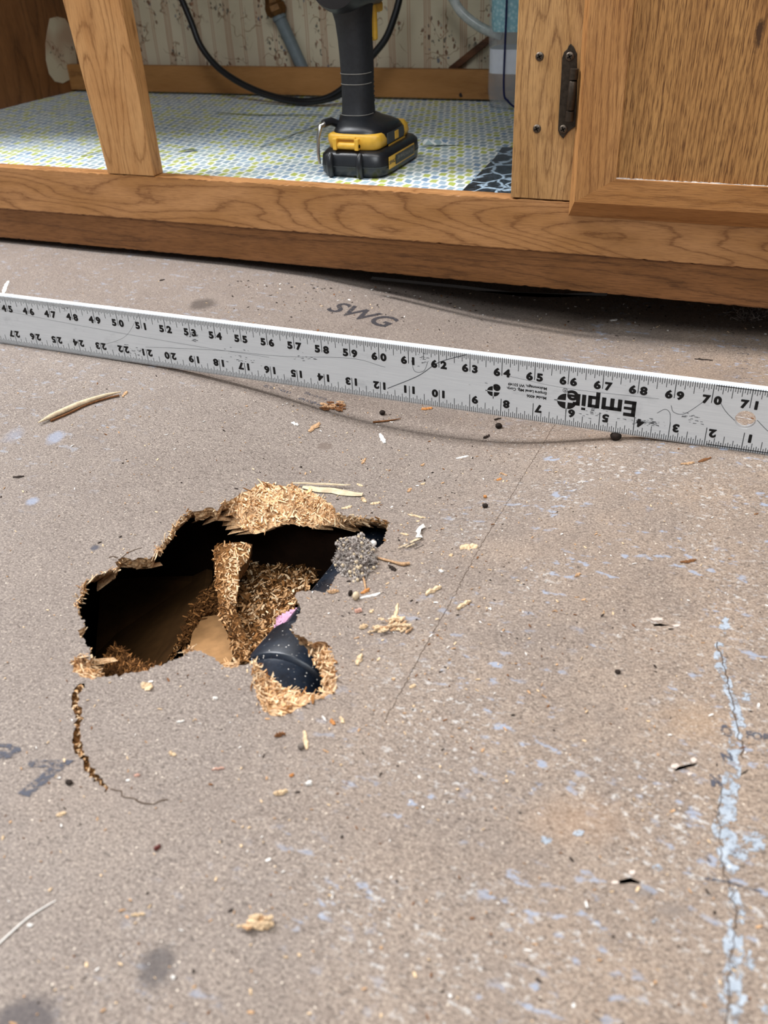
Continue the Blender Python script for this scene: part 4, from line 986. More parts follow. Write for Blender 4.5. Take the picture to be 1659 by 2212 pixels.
lg = MB(); rtext(lg, '16ths', 71.85, .42, .13, .004, True, 'CENTER'); lg.build('scale_text', M_RINK, ruler)

M_SCR = plain('dark_scratch', '5E6165', .7)
def scratch(pts, w_):
    scr = MB()
    for i in range(len(pts)-1):
        (a, b), (c2, d2) = pts[i], pts[i+1]; t = np.array([c2-a, d2-b]); n_ = np.array([-t[1], t[0]])/(np.linalg.norm(t)+1e-9)*w_
        scr.add([rp(a-n_[0], b-n_[1], .003), rp(c2-n_[0], d2-n_[1], .003), rp(c2+n_[0], d2+n_[1], .003), rp(a+n_[0], b+n_[1], .003)], [(0, 1, 2, 3)])
    scr.build('scratch', M_SCR, ruler)
def sp(l, w_, n_=10): scratch([tuple(p) for p in smooth_path([(a, b, 0) for a, b in l], n_)] and [(p[0], p[1]) for p in smooth_path([(a, b, 0) for a, b in l], n_)], w_)
sp([(60.25, .42), (61.3, 1.0), (62.0, 1.55), (62.9, 1.93)], .013); sp([(61.1, 1.5), (61.2, 1.15), (61.5, 1.2), (61.65, 1.55)], .008)
sp([(68.95, 1.15), (69.05, .95), (69.35, .95), (69.8, 1.4)], .008); sp([(70.15, 1.55), (70.4, 1.2), (70.68, .95)], .008); sp([(71.25, 1.05), (71.6, .75), (71.9, .6)], .008); sp([(68.6, .85), (68.8, 1.0), (68.95, .9), (69.0, .55)], .008)
sp([(44, 1.45), (48, 1.2), (53, 1.0), (56, .95)], .004); sp([(49, .5), (50.2, 1.0), (51, 1.9)], .004); sp([(51, .7), (54, .95), (56.5, 1.05), (59, 1.3), (60.2, 1.15)], .005); sp([(64.2, 1.4), (66, 1.25), (68.6, 1.3)], .004)
M_SMU = plain('grey_smudge', '77797c', .8)
def smudge(p, q, w_, h_, seed, n_=26):
    smd = MB(); r = random.Random(seed)
    for _ in range(n_):
        a, b = r.gauss(p, w_), r.gauss(q, h_); s = r.uniform(.008, .03); k = r.uniform(-.5, .5)
        smd.add([rp(a-s*2, b-s*.5+k*s, .0025), rp(a+s*2, b-s*.4-k*s, .0025), rp(a+s*1.5, b+s*.5, .0025), rp(a-s*1.7, b+s*.4, .0025)], [(0, 1, 2, 3)])
    smd.build('smudge', M_SMU, ruler)
for a in [(53.1, 1.35, .1, .1, 1, 30), (68.35, .52, .22, .06, 2, 60), (66.8, .62, .2, .12, 3, 26), (69.5, .85, .18, .1, 4, 20), (54.8, .75, .4, .15, 5, 30), (50.5, .5, .25, .1, 6, 20), (61.5, 1.6, .1, .15, 7, 16), (47.5, 1.75, .3, .08, 8, 14), (57.4, 1.1, .3, .1, 9, 16)]: smudge(*a)

# ------------------------------------------------------------------ things in the hole
hr = random.Random(17)
def lump(mb, ring_px, depth_fn, rows=10, mats=0, noise=.12, seed=1):
    """lumpy sheet filling a photo polygon, heights given by depth_fn(u, v)"""
    r = random.Random(seed); xs = [p[0] for p in ring_px]; ysx = [p[1] for p in ring_px]
    x0, x1, y0, y1 = min(xs), max(xs), min(ysx), max(ysx); nx_, ny_ = rows*2, rows*2; idx = {}; vs = []; fs = []
    for i in range(nx_+1):
        for j in range(ny_+1):
            u, v = i/nx_, j/ny_; pxy = (x0+(x1-x0)*u, y0+(y1-y0)*v)
            vs.append(toZ(pxy[0], pxy[1], depth_fn(u, v)+r.gauss(0, noise)))
    cells = np.array([(x0+(x1-x0)*(i+.5)/nx_, y0+(y1-y0)*(j+.5)/ny_) for i in range(nx_) for j in range(ny_)]); ins = pip(cells, ring_px)
    for i in range(nx_):
        for j in range(ny_):
            if ins[i*ny_+j]: fs.append((i*(ny_+1)+j, (i+1)*(ny_+1)+j, (i+1)*(ny_+1)+j+1, i*(ny_+1)+j+1))
    mb.add(vs, fs, mats); return vs, fs
def z1l(pts): return [z1(*p) for p in pts]
# crumbled heap
pile = MB(); ring_ = z1l([(930,450),(1000,400),(1100,400),(1190,430),(1205,520),(1150,580),(1120,640),(1060,720),(1020,800),(980,850),(930,905),(900,890),(880,800),(868,700),(866,600),(880,520)])
vs, fs = lump(pile, ring_, lambda u, v: -3.9+2.0*v+.35*u, 13, 0, .11, 3)
for f in fs:
    c0 = sum(np.array(vs[i]) for i in f)/4
    for _ in range(8): flake(pile, c0+np.array([hr.gauss(0, .07), hr.gauss(0, .07), hr.gauss(.05, .07)]), (hr.gauss(0, .5), hr.gauss(0, .5)-.3, 1), hr, hr.choice((.12, .18, .30)), hr.choice((.03, .045, .07)), (0, 1, 2, 2, 3, 3, 4, 4), .9)
# give the heap a body underneath
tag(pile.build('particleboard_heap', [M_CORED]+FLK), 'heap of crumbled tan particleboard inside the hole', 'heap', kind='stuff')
# upright splintered fragment
fr = MB(); rings = []
SPL = [((748,372),(925,362),-1.5), ((748,430),(905,430),-1.5), ((750,490),(868,480),-1.5), ((758,560),(856,560),-1.5), ((777,620),(850,640),-1.5), ((794,690),(862,700),-1.5), ((814,750),(880,770),-1.5), ((830,810),(905,830),-1.5), ((836,860),(920,875),-1.5), ((850,905),(915,900),-1.5)]
for i, (l, r2, d) in enumerate(SPL):
    a, b = toZ(*z1(*l), d), toZ(*z1(*r2), d+.12); mdl = (a+b)/2+np.array([0, -.05, .12])
    nz_ = lambda: np.array([hr.gauss(0, .03), hr.gauss(0, .03), hr.gauss(0, .03)])
    rings.append([a+nz_(), along(a, mdl, .5)+nz_(), mdl+nz_(), along(mdl, b, .5)+nz_(), b+nz_(), b+np.array([-.10, .05, -.4]), a+np.array([.02, .05, -.4])])
fr.loft(rings, 0)
for k in range(len(rings)-1):
    for _ in range(75):
        f = hr.random(); s = hr.random(); i = hr.randrange(4); p = along(along(rings[k][i], rings[k][i+1], s), along(rings[k+1][i], rings[k+1][i+1], s), f)
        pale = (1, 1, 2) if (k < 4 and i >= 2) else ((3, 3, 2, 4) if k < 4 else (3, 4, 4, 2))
        flake(fr, p+np.array([0, -.02, .03]), (-.2 if i < 2 else .4, -.6, .7), hr, .15, .03, pale, .8)
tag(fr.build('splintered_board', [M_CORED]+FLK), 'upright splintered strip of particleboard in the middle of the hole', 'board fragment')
# smooth fallen panel on the left with a torn right edge
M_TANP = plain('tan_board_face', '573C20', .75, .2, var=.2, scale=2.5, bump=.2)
def slab_px(pts, zt, th): 
    q = [toZ(*z1(*p), z) for p, z in zip(pts, zt)]; return [p-np.array([0, 0, th]) for p in q], q
fp = MB(); bt_, tp = slab_px([(250,470),(740,330),(745,520),(700,610),(650,690),(600,780),(540,890),(460,930),(300,940),(220,860)], [-5.5,-5.0,-3.9,-3.4,-3.1,-2.9,-2.8,-3.6,-5.2,-5.5], .2); fp.hexa(bt_, tp, 0)
for i in range(2, 6):
    for _ in range(30):
        f = hr.random(); flake(fp, along(tp[i], tp[i+1], f)+np.array([hr.gauss(.02, .03), hr.gauss(0, .03), -.2*hr.random()]), (.6, -.4, .4), hr, .12, .03, (1, 2, 2), .7)
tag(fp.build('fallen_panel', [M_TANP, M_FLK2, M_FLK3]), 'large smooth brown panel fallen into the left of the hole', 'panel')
fp = MB(); bt_, tp = slab_px([(700,690),(770,680),(800,740),(830,800),(835,880),(800,930),(740,930),(650,900),(640,830),(655,760)], [-2.7,-2.6,-2.4,-2.2,-2.0,-1.9,-2.0,-2.2,-2.4,-2.6], .5); fp.hexa(bt_, tp, 0)
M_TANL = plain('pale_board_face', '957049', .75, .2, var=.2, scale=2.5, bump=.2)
tag(fp.build('fallen_panel', [M_TANL]), 'small tan board corner below the splintered strip in the hole', 'panel')
rm_ = MB(); ring_ = z1l([(645,660),(700,590),(745,560),(790,640),(800,700),(770,690),(700,690),(650,780),(610,840),(600,800)])
vs, fs = lump(rm_, ring_, lambda u, v: -2.7, 8, 0, .08, 5)
for f in fs:
    c0 = sum(np.array(vs[i]) for i in f)/4
    for _ in range(4): flake(rm_, c0+np.array([hr.gauss(0, .05), hr.gauss(0, .05), hr.gauss(.05, .05)]), (0, -.3, 1), hr, .18, .04, (1, 2, 2), .8)
bz = [toZ(*p, -2.8) for p in ring_]; rm_.hexa([np.array([p[0], p[1], -5.75]) for p in bz], [np.array([p[0], p[1], -3.05]) for p in bz])
tag(rm_.build('particleboard_crumble', [M_CORED, M_FLK3, M_FLK4]), 'brown crumble between the fallen panel and the splintered strip', 'crumble', kind='stuff')
# fibre chunk at the lower left
fc = MB(); ring_ = z1l([(235,960),(270,890),(300,832),(335,850),(370,890),(440,915),(500,930),(470,960),(380,985),(260,990)])
vs, fs = lump(fc, ring_, lambda u, v: -2.2+.5*v, 9, 0, .08, 6)
for f in fs:
    c0 = sum(np.array(vs[i]) for i in f)/4
    for _ in range(5): flake(fc, c0+np.array([hr.gauss(0, .05), hr.gauss(0, .05), hr.gauss(.05, .04)]), (.2, -.3, 1), hr, .28, .04, (1, 2, 2), .8)
bz = [toZ(*p, -2.2) for p in ring_]; fc.hexa([np.array([p[0], p[1], -5.75]) for p in bz], [np.array([p[0], p[1], -2.7]) for p in bz])
tag(fc.build('fibre_chunk', [M_CORED, M_FLK3, M_FLK4]), 'brown fibrous chunk at the lower left corner of the hole', 'board fragment')
# pink insulation
ins_ = MB(); M_PINK = plain('pink_insulation', 'C99BB4', .95, .05, var=.2, scale=5, bump=.5)
vs, fs = lump(ins_, z1l([(1030,690),(1080,665),(1150,640),(1160,680),(1110,760),(1060,775),(1020,750)]), lambda u, v: -1.75, 8, 0, .03, 8)
tag(ins_.build('insulation', M_PINK, smooth=180), 'tuft of pink insulation beside the black pipe', 'insulation', kind='stuff')
ins_ = MB(); vs, fs = lump(ins_, z1l([(890,880),(960,870),(965,920),(900,920)]), lambda u, v: -1.7, 6, 0, .03, 9)
tag(ins_.build('insulation', M_PINK, smooth=180), 'small pink wisp of insulation at the front rim of the hole', 'insulation', kind='stuff')
# black drain pipe and coupling
def abs_mat():
    t = NT('black_drain_plastic', .35, .5); co = t.co()
    c = t.mix(t.ramp(t.noise(co, 1.2, 4, .7), [(.4, 0), (.7, .5)]), '10141C', '303C4C')
    v = t.vor(co, 9); x = t.xyz(t.vor(co, 9, out='Color'))
    c = t.mix(t.math('MULTIPLY', t.ramp(v, [(.12, .9), (.2, 0)]), t.ramp(x[0], [(.55, 0), (.57, 1)])), c, 'C9C4BE')
    c = t.mix(t.ramp(t.noise(t.map(co, scale=(1, 1, 1)), 8, 4, .8), [(.62, 0), (.72, .6)]), c, '8E8A86')
    t.color(c); return t.mat
M_ABS = abs_mat()
PZ = -2.35; pr_ = 1.19
pA, pB = toZ(800,1262,PZ-.35), toZ(664,1452,PZ); ax = (pB-pA)/np.linalg.norm(pB-pA)
drain = thing('drain_pipe', (pA+pB)/2-np.array([0, 0, 1.2]), 'black plastic drain pipe under the right side of the hole', 'pipe')
dp = MB(); dp.tube([pA-ax*8, pA, pB], pr_, 40); dp.build('pipe', M_ABS, drain, smooth=50)
cA = along(pA, pB, .93)
dp = MB(); dp.tube([cA, cA+ax*.05, cA+ax*1.35, cA+ax*1.40, cA+ax*1.45, cA+ax*4.5], [1.2, 1.33, 1.35, 1.32, 1.22, 1.2], 44); dp.build('coupling', M_ABS, drain, smooth=40)['label'] = 'wider dusty black coupling'

# ------------------------------------------------------------------ loose things on the floor
MC = {'pale': plain('pale_chip', 'DCBF9A', .8, .2, var=.42, scale=13, bump=.6), 'tan': plain('tan_chip', 'B99470', .8, .2, var=.42, scale=13, bump=.6), 'brown': plain('brown_chip', '7A5234', .85, .15, var=.4, scale=13, bump=.6),
      'orange': plain('orange_chip', 'B67C48', .8, .2, var=.2, scale=9), 'white': plain('white_chip', 'E4E0DA', .7, .2, var=.12, scale=9), 'dark': plain('dark_crumb', '2A211C', .85, .2, var=.35, scale=9),
      'pink': plain('pinkish_chip', 'C49A88', .8, .2, var=.2, scale=9), 'red': plain('dark_red_seed', '5C211C', .4, .4, var=.2, scale=9), 'straw': plain('dry_straw', 'C8B496', .7, .25, var=.25, scale=6), 'grey': plain('grey_debris', '6F655E', .9, .1, var=.3, scale=8)}
def chip(name, col, pa, pb, wpx, label, cat, th=.06, lift=.0, rag=.3, seed=None, group=None, bend=.25, mbout=None, mi=0):
    r = random.Random(seed if seed is not None else hash(label) % 9973 if False else sum(ord(ch) for ch in label))
    a, b = fl(*pa), fl(*pb); d = (b-a)[:2]; L = np.linalg.norm(d)+1e-6; e = d/L; nr = np.array([-e[1], e[0]])
    w0 = wpx/78.0*max(.6, np.linalg.norm(a-np.array([0, 0, CAM_H]))/23.0); N = 9
    rings = []
    for i in range(N):
        f = i/(N-1); prof = (math.sin(math.pi*min(1, max(0, .06+.88*f))))**.45*r.uniform(1-rag, 1+rag*.5)
        c2 = a[:2]+e*L*f+nr*w0*r.gauss(0, .10); hh = th*r.uniform(.6, 1.2)*(.35+.65*prof)*.75; hw = w0*.5*prof
        zb = fz(*c2)+.004+lift+bend*th*abs(f-.5)*r.uniform(.4, 1.6)
        rings.append([np.array([*(c2-nr*hw), zb+hh*.2]), np.array([*(c2-nr*hw*.5), zb]), np.array([*(c2+nr*hw*.5), zb]), np.array([*(c2+nr*hw), zb+hh*.3]), np.array([*(c2+nr*hw*.55), zb+hh*r.uniform(.8, 1.1)]), np.array([*(c2-nr*hw*.5), zb+hh*r.uniform(.8, 1.1)])])
    mb = mbout or MB(); mb.loft(rings, mi)
    if mbout: return None
    return tag(mb.build(name, MC[col]), label, cat, group)
def ball(name, col, px, py, rpx, label, cat, sq=.8, group=None, ax=1.0):
    r = random.Random(int(px*7+py)); c0 = fl(px, py); R = rpx/78.0*np.linalg.norm(c0-np.array([0, 0, CAM_H]))/23.0; rings = []
    c0 = np.array([c0[0], c0[1], fz(c0[0], c0[1])+R*sq*.85])
    for i in range(1, 8):
        th = math.pi*i/8; rings.append([c0+np.array([R*ax*math.sin(th)*math.cos(2*math.pi*k/10)*r.uniform(.85, 1.1), R*math.sin(th)*math.sin(2*math.pi*k/10)*r.uniform(.85, 1.1), R*sq*math.cos(th)]) for k in range(10)])
    mb = MB(); mb.loft(rings); return tag(mb.build(name, MC[col], smooth=60), label, cat, group)
def twig(name, col, pts, rads, label, cat):
    P = [fl(*p) for p in pts]; P = [np.array([p[0], p[1], fz(p[0], p[1])+max(rads)*.9+.003]) for p in P]
    P = smooth_path(P, 4); n = len(P); R = [float(np.interp(i/(n-1), np.linspace(0, 1, len(rads)), rads)) for i in range(n)]
    mb = MB(); mb.tube(P, R, 8); return tag(mb.build(name, MC[col], smooth=60), label, cat)

# long dry splinter at the left
tw = thing('dry_splinter', fl(180,885), 'long pale dry splinter lying below the left end of the straightedge', 'splinter')
P = [fl(*p) for p in ((84,919),(130,897),(180,876),(225,861),(262,852))]; P = [np.array([p[0], p[1], fz(p[0], p[1])+.10]) for p in P]
mb = MB(); PP = smooth_path(P, 5); mb.tube(PP, [float(np.interp(i/(len(PP)-1), [0, .15, .45, .8, 1], [.015, .085, .10, .06, .02])) for i in range(len(PP))], 8); mb.build('shaft', MC['straw'], tw, smooth=60)
P = [fl(*p) for p in ((110,912),(150,895),(190,876),(235,862),(258,857))]; P = [np.array([p[0], p[1], fz(p[0], p[1])+.045]) for p in P]  # thin dark rod stands for the shadow along the splinter's lower side
mb = MB(); mb.tube(smooth_path(P, 4), .035, 6); mb.build('shadow_edge', MC['brown'], tw, smooth=60)['label'] = 'dark brown line drawn as the shadow along the splinter'
chip('wood_chip', 'tan', (264,858), (274,846), 7, 'tiny tan chip at the tip of the long dry splinter', 'wood chip')
# sliver at the top rim of the hole
chip('wood_sliver', 'straw', (655,1054), (783,1073), 20, 'pale leaf-shaped sliver at the top right rim of the hole', 'wood sliver', .07, .03, .12, 3)
chip('wood_sliver', 'straw', (632,1050), (758,1054), 6, 'thin straight sliver touching the leaf-shaped one above the hole', 'wood sliver', .05, .09, .15, 4)
chip('wood_chip', 'white', (6,634), (17,608), 9, 'white splinter above the left end of the straightedge', 'splinter', .05)
chip('paint_flake', 'white', (821,938), (831,958), 10, 'bright white pointed flake below the straightedge dip', 'paint flake', .05)
chip('paint_flake', 'white', (630,914), (645,920), 8, 'curled white flake left of the tan star-shaped chip', 'paint flake', .09)
chip('wood_chip', 'tan', (668,934), (690,914), 15, 'ragged tan chip in the dip shadow below the bark crumbs', 'wood chip', .08, 0, .5)
o = None
bk = MB(); r9 = random.Random(9)
for k in range(22):
    x, y = r9.uniform(698,742), r9.uniform(872,890); chip('', 'brown', (x-8, y-2), (x+8, y+r9.uniform(-4, 4)), r9.uniform(4, 9), 'k%d' % k, '', .07, r9.random()*.06, .4, k, mbout=bk, mi=r9.choice((0, 0, 1)))
tag(bk.build('bark_crumbs', [MC['brown'], MC['tan']]), 'cluster of brown bark crumbs just under the straightedge', 'bark', kind='stuff')
twig('twig', 'brown', [(806,914),(835,911),(856,908),(866,906)], [.035, .03, .02, .012], 'thin brown twig between the bark crumbs and the dip shadow', 'twig')
chip('wood_chip', 'orange', (910,885), (934,882), 10, 'orange-brown chip touching the lower edge of the straightedge', 'wood chip', .06)
ball('pebble', 'dark', 826, 895, 6, 'small dark pebble above the thin brown twig', 'pebble')
ball('pebble', 'dark', 1077, 924, 7, 'dark pebble under the seven and eight inch marks', 'pebble')
ball('pebble', 'dark', 1330, 949, 11, 'largest dark pebble against the lower right edge of the straightedge', 'pebble')
ball('pebble', 'dark', 1048, 1096, 6, 'round dark pebble right of the hole, below an orange dot', 'pebble')
ball('pebble', 'orange', 1048, 1075, 4, 'small orange dot directly above the round dark pebble', 'pebble')
chip('soil_crumb', 'dark', (1045,948), (1057,941), 8, 'dark crumb in the right part of the dip shadow', 'crumb', .08, 0, .5)
chip('soil_crumb', 'dark', (1068,908), (1082,904), 7, 'dark crumb hanging at the edge under the eight inch mark', 'crumb', .06, 0, .5)
for (col, a, b, wd, lab, cat) in [
  ('tan', (782,1003), (790,991), 6, 'small tan splinter midway between the dip shadow and the leaf-shaped sliver', 'wood chip'),
  ('white', (985,991), (1012,986), 7, 'flat whitish flake below the ten inch mark', 'paint flake'),
  ('orange', (1072,1038), (1083,1035), 8, 'small orange chip right of centre above the round dark pebble', 'wood chip'),
  ('tan', (1080,1022), (1095,1028), 4, 'thin tan sliver just above the small orange chip', 'wood sliver'),
  ('tan', (909,1007), (917,1003), 6, 'tiny tan speck left of the flat whitish flake', 'wood chip'),
  ('tan', (881,1064), (888,1055), 7, 'oval tan chip right of the leaf-shaped sliver', 'wood chip'),
  ('pale', (909,1047), (918,1045), 6, 'tiny pale chip up and right of the oval tan chip', 'wood chip'),
  ('pale', (771,1046), (784,1051), 6, 'pale oval chip just above the tip of the leaf-shaped sliver', 'wood chip'),
  ('pale', (881,1112), (919,1120), 5, 'long thin pale straw right of the hole', 'straw'),
  ('pale', (738,1100), (760,1094), 9, 'pale chip on the rim above the dust clump', 'wood chip'),
  ('pale', (783,1078), (790,1086), 10, 'square pale chip under the tip of the leaf-shaped sliver', 'wood chip'),
  ('pale', (800,1090), (822,1086), 9, 'pale chip with a splintered end right of the square pale chip', 'wood chip'),
  ('pale', (865,1153), (882,1157), 5, 'thin pale sliver left of the white paper scrap', 'wood sliver'),
  ('pale', (993,1186), (1031,1180), 19, 'thick pale chip with a dark underside right of the paper scrap', 'wood chip'),
  ('pale', (970,1201), (978,1200), 8, 'small yellowish chip below left of the thick pale chip', 'wood chip'),
  ('white', (948,1233), (958,1236), 7, 'small white crumb between the two long tan chips and the dust clump', 'crumb'),
  ('pale', (918,1287), (952,1269), 11, 'upper of the two long tan chips right of the seed', 'wood chip'),
  ('pale', (985,1317), (1015,1299), 11, 'lower of the two long tan chips, beside the hairline crack', 'wood chip'),
  ('pale', (852,1343), (860,1305), 8, 'forked pale splinter above the ragged pale cluster', 'splinter'),
  ('pale', (840,1345), (852,1331), 8, 'small rectangular chip on top of the ragged pale cluster', 'wood chip'),
  ('tan', (708,1282), (732,1278), 11, 'rough tan chip on the rim right of the blue-black pipe', 'wood chip'),
  ('pale', (778,1360), (793,1352), 12, 'pale chip left of the ragged pale cluster', 'wood chip'),
  ('pale', (800,1325), (806,1318), 8, 'small pale chip right of the pink fleck', 'wood chip'),
  ('white', (777,1293), (822,1283), 8, 'flat whitish flake under the dust clump tail', 'paint flake'),
  ('pink', (766,1322), (782,1322), 11, 'pinkish flat fleck below the seed', 'fleck'),
  ('pale', (308,1479), (328,1490), 19, 'triangular pale chip below the hole on the left', 'wood chip'),
  ('white', (460,1508), (471,1510), 7, 'small pale chip below the hole near its lower rim', 'wood chip'),
  ('white', (382,1562), (398,1558), 5, 'small whitish chip between the triangular chip and the curved crack', 'wood chip'),
  ('pale', (365,1627), (381,1632), 8, 'pale oval chip inside the curve of the crack', 'wood chip'),
  ('pink', (290,1676), (303,1675), 7, 'pinkish chip near the end of the curved crack', 'wood chip'),
  ('pink', (458,1664), (485,1660), 5, 'thin pinkish splinter right of the curved crack', 'splinter'),
  ('brown', (593,1592), (617,1587), 11, 'oval brown chip below the front ledge of the hole', 'wood chip'),
  ('pale', (657,1580), (664,1620), 9, 'tan stick below the front ledge of the hole', 'splinter'),
  ('pale', (736,1550), (742,1563), 8, 'small tan chip right of the orange chip below the pipe', 'wood chip'),
  ('orange', (714,1556), (724,1566), 9, 'amber chip below the pipe opening', 'wood chip'),
  ('white', (696,1548), (705,1560), 4, 'thin white sliver left of the amber chip', 'wood sliver'),
  ('pale', (770,1438), (781,1415), 11, 'smooth tan chip right of the pipe opening', 'wood chip'),
  ('orange', (625,1678), (635,1673), 8, 'small orange-tan chip below the tan stick', 'wood chip'),
  ('white', (661,1697), (673,1690), 10, 'small white lump right of the small orange-tan chip', 'crumb'),
  ('pale', (591,1718), (622,1710), 11, 'flat tan chip alone below the tan stick', 'wood chip'),
  ('pale', (122,1763), (143,1756), 9, 'tan chip beside the printed seven at the left', 'wood chip'),
  ('pale', (283,1979), (314,1975), 6, 'pinkish pale stick above the dark oval stain', 'splinter'),
  ('white', (370,2112), (380,2112), 8, 'white crumb on the dark oval stain', 'crumb'),
  ('white', (60,1999), (72,2000), 8, 'white crumb beside the white thread at the left', 'crumb'),
  ('pale', (885,1487), (897,1480), 9, 'pale chip on the hairline crack below the pipe opening', 'wood chip'),
  ('white', (1318,694), (1332,690), 9, 'white triangular flake near the toe board at the right', 'paint flake'),
  ('tan', (1470,1004), (1500,1000), 7, 'tan bark sliver below the four inch mark', 'bark'),
  ('brown', (1508,999), (1535,989), 8, 'brown bark strip right of the tan bark sliver', 'bark'),
  ('brown', (1470,1216), (1504,1210), 9, 'dark chip on a white paint spot at the right', 'wood chip'),
  ('tan', (1242,1246), (1254,1240), 7, 'tan chip in the middle right of the floor', 'wood chip'),
  ('grey', (1266,690), (1282,686), 11, 'grey crumb left of the white triangular flake', 'crumb'),
  ('dark', (1500,776), (1540,779), 6, 'dark bark sliver between the straightedge and the toe board at the right', 'bark'),
  ('dark', (345,607), (355,604), 5, 'dark crumb on the floor left of the toe board shadow', 'crumb'),
  ('dark', (28,1032), (52,1030), 7, 'dark bark crumb near the left edge of the photo', 'crumb'),
  ('white', (1108,640), (1122,633), 5, 'pale splinter in the shadow under the toe board', 'splinter')]:
    nmz = {'wood chip': 'wood_chip', 'paint flake': 'paint_flake', 'crumb': 'crumb', 'wood sliver': 'wood_sliver', 'straw': 'straw', 'splinter': 'splinter', 'fleck': 'fleck', 'bark': 'bark_sliver'}[cat]
    chip(nmz, col, a, b, wd, lab, cat, .05 if wd < 10 else .10, 0, .3)
# big frayed chip near the viewer
bc = MB(); r9 = random.Random(19)
for k in range(26):
    x, y = r9.gauss(563,13), r9.gauss(1999,7); L = r9.uniform(8, 20); a = r9.uniform(-.9, .4)
    chip('', '', (x-L*math.cos(a), y-L*math.sin(a)*.6), (x+L*math.cos(a), y+L*math.sin(a)*.6), r9.uniform(5, 11), 'b%d' % k, '', .05, r9.random()*.10, .4, k, mbout=bc, mi=r9.choice((0, 0, 1)))
tag(bc.build('wood_chip', [MC['pale'], MC['tan']]), 'large frayed tan chip in the foreground', 'wood chip')
# ragged pale cluster
rc = MB()
for k in range(40):
    f = r9.random(); x, y = (r9.gauss(855,13), r9.gauss(1354,6)) if f < .7 else (r9.gauss(822,7), r9.gauss(1362,4)); L = r9.uniform(6, 16); a = r9.uniform(-1.2, .3)
    chip('', '', (x-L*math.cos(a), y-L*math.sin(a)*.6), (x+L*math.cos(a), y+L*math.sin(a)*.6), r9.uniform(4, 8), 'c%d' % k, '', .05, r9.random()*.09, .4, k, mbout=rc, mi=r9.choice((0, 0, 1)))
tag(rc.build('fibre_cluster', [MC['pale'], MC['tan']]), 'ragged pale cluster of wood fibres right of the pipe opening', 'wood chip')
# two-lobed paper scrap
ps = MB(); q = [fl(x, y) for x, y in ((898,1150),(905,1143),(915,1139),(919,1142),(910,1149),(909,1156),(913,1166),(905,1168),(898,1164),(902,1158))]
lo = [np.array([p[0], p[1], fz(p[0], p[1])+.02+.10*((i*37) % 5)/5]) for i, p in enumerate(q)]; ps.hexa(lo, [p+np.array([0, 0, .02]) for p in lo])
tag(ps.build('paper_scrap', MC['white']), 'crumpled white paper scrap right of the hole', 'paper')
fz_ = MB()
for k in range(9):
    x, y = r9.gauss(893,8), r9.gauss(1181,4); chip('', '', (x-10, y+4), (x+10, y-5), 4, 'f%d' % k, '', .03, r9.random()*.06, .3, k, mbout=fz_, mi=k % 2)
tag(fz_.build('fluff', [MC['straw'], MC['grey']]), 'wispy pale fluff just below the white paper scrap', 'fluff')
twig('rootlet', 'tan', [(808,1206),(830,1212),(852,1218),(870,1222),(885,1220)], [.022, .03, .03, .05, .04], 'knobbly tan rootlet stretching right from the dust clump', 'twig')
twig('stem', 'tan', [(784,1246),(788,1262),(790,1276)], [.025, .025, .02], 'short tan stem below the dust clump', 'stem')
chip('seed_husk', 'orange', (781,1284), (798,1272), 9, 'glossy brown husk at the foot of the short tan stem', 'husk', .06)
ball('seed', 'straw', 769, 1293, 11, 'smooth beige seed below the dust clump', 'seed', .75, ax=.62)
ball('insect', 'dark', 757, 1285, 7, 'tiny dark insect husk left of the beige seed', 'insect', .8, ax=.6)
chip('insect', 'dark', (840,1222), (854,1234), 9, 'dark shrivelled insect below the tan rootlet', 'insect', .08, 0, .5)
ball('seed', 'dark', 150, 1692, 6, 'black seed right of the printed seven', 'seed', .6, ax=1.3)
chip('seed', 'red', (333,1838), (347,1828), 9, 'dark red seed alone on the lower left floor', 'seed', .08, 0, .1)
ball('pebble', 'grey', 651, 1616, 7, 'grey-brown pebble touching the tan stick', 'pebble', .8)
ball('pebble', 'dark', 1334, 1453, 6, 'dark clot on the right half of the floor', 'pebble', .5)
twig('thread', 'white', [(-10,2048),(20,2020),(60,1985),(95,1962),(122,1946)], [.016, .016, .014, .012, .006], 'fine white thread at the lower left edge', 'thread')
# dust clump
dc = thing('dust_clump', fl(770,1215), 'grey fuzzy dust clump with a white pebble on the right rim of the hole', 'dust clump')
M_LINT = plain('grey_lint', 'A59C95', .95, .05, var=.35, scale=10); M_LINTD = plain('dark_lint', '6A605A', .95, .05, var=.3, scale=10)
st_ = MB(); lr = random.Random(23); cc0 = fl(768,1214)
def inlint():
    while True:
        x, y = lr.uniform(-1, 1), lr.uniform(-1, 1)
        if x*x+y*y < 1: break
    p = fl(768+x*45*(1+.15*math.sin(7*math.atan2(y, x))), 1212+y*44*(1+.15*math.sin(5*math.atan2(y, x)+1)))
    return np.array([p[0], p[1], cc0[2]+.02+lr.random()*.36*(1-x*x-y*y)+.04])
for k in range(900):
    p = inlint(); P = [p]; d = np.array([lr.gauss(0, 1), lr.gauss(0, 1), lr.gauss(0, .5)])
    for _ in range(5):
        rel = (P[-1]-cc0)*np.array([1, 1, 0]); out = np.linalg.norm(rel)
        d = d/np.linalg.norm(d)+np.array([lr.gauss(0, .6), lr.gauss(0, .6), lr.gauss(0, .4)])-rel*(1.6 if out > .50 else 0)
        if P[-1][2] > cc0[2]+.42: d[2] -= 1.0
        if P[-1][2] < cc0[2]+.03: d[2] += 1.0
        P.append(P[-1]+d/np.linalg.norm(d)*.05)
    st_.tube(P, lr.choice((.006, .008, .010)), 4, lr.choice((0, 0, 0, 1)))
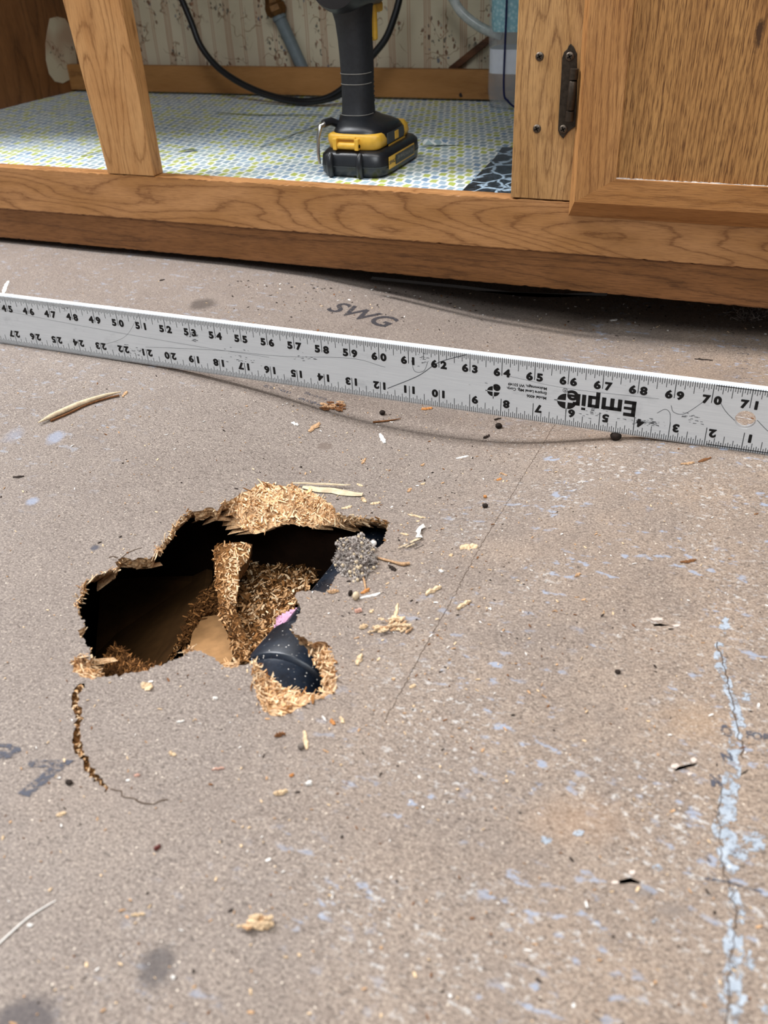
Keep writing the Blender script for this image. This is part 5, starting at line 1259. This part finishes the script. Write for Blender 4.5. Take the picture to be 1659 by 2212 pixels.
for k in range(420):
    p = inlint(); R = lr.uniform(.015, .055)
    st_.loft([[p+np.array([R*math.sin(t)*math.cos(2*math.pi*j/6)*lr.uniform(.7, 1.2), R*math.sin(t)*math.sin(2*math.pi*j/6), R*math.cos(t)]) for j in range(6)] for t in (.4, 1.1, 1.9, 2.7)], lr.choice((0, 0, 1, 2)))
# the clump's own soft core
R0 = [[np.array([*(fl(769+38*s*math.cos(2*math.pi*j/16)*lr.uniform(.85, 1.1), 1213+36*s*math.sin(2*math.pi*j/16)*lr.uniform(.85, 1.1))[:2]), cc0[2]+h]) for j in range(16)] for s, h in ((1.0, .0), (.95, .1), (.75, .2), (.4, .3), (.1, .32))]
st_.loft(R0, 1)
st_.build('lint', [M_LINT, M_LINTD, MC['straw']], dc)
mb = MB(); p = fl(806,1178)+np.array([0, 0, .07]); mb.loft([[p+np.array([.10*math.sin(t)*math.cos(2*math.pi*j/10), .09*math.sin(t)*math.sin(2*math.pi*j/10), .08*math.cos(t)]) for j in range(10)] for t in (.3, .8, 1.3, 1.8, 2.3, 2.8)])
mb.build('pebble', MC['white'], dc, smooth=60)['label'] = 'white pebble caught in the lint'
# fuzzy dark lint by the toe board
dl = MB(); q0 = fl(1620,688)
for k in range(260):
    x, y = lr.gauss(0, 1), lr.gauss(0, 1); p = fl(1622+x*18, 686+y*6); P = [np.array([p[0], p[1], fz(p[0], p[1])+.02+lr.random()*.2])]; d = np.array([lr.gauss(0, 1), lr.gauss(0, 1), lr.gauss(0, .4)])
    for _ in range(4):
        d = d/np.linalg.norm(d)+np.array([lr.gauss(0, .6), lr.gauss(0, .6), lr.gauss(0, .3)]); P.append(P[-1]+d/np.linalg.norm(d)*.09)
    dl.tube(P, .012, 4, lr.choice((0, 0, 1)))
tag(dl.build('dust_clump', [M_LINTD, M_LINT]), 'dark lint clump under the toe board at the right edge', 'dust clump')
# vinyl remnant edge under the toe board
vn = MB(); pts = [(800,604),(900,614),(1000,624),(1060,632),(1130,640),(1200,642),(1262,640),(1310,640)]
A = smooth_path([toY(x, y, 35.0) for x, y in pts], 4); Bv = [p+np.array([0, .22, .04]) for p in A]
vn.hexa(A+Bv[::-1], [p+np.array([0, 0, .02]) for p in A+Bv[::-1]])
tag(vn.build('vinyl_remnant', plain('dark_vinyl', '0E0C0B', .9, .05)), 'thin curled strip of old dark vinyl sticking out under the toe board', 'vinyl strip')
# sawdust
sd_ = MB(); sr = random.Random(29); hp_ = [p[:2] for p in outl]; cnt = 0
while cnt < 1500:
    if sr.random() < .55: px, py = sr.gauss(760,300), sr.gauss(1150,260)
    else: px, py = sr.uniform(-20,1680), sr.uniform(580,2212)
    if py < 575+px*.09: continue
    p = fl(px, py)
    if pip([p[:2]], hp_)[0] or pip([p[:2]], crack_poly)[0]: continue
    s = sr.choice((.02, .025, .03, .045)); cnt += 1
    flake(sd_, np.array([p[0], p[1], p[2]+.012]), (sr.gauss(0, .15), sr.gauss(0, .15), 1), sr, s*2.0, s*.7, (0, 0, 1, 1, 2, 3, 4), .2)
for _ in range(260):                            # dark crumbs swept along the toe board
    px = sr.uniform(480,1680); py = 575+px*.055+abs(sr.gauss(0, 40)); p = fl(px, py); s = sr.choice((.03, .04, .06))
    flake(sd_, np.array([p[0], p[1], p[2]+.012]), (sr.gauss(0, .15), sr.gauss(0, .15), 1), sr, s*2.0, s, (0, 2, 3, 4, 4, 4, 4), .2)
tag(sd_.build('sawdust', [MC['pale'], MC['tan'], MC['white'], MC['brown'], MC['dark']]), 'fine sawdust and specks scattered over the floor', 'sawdust', kind='stuff')
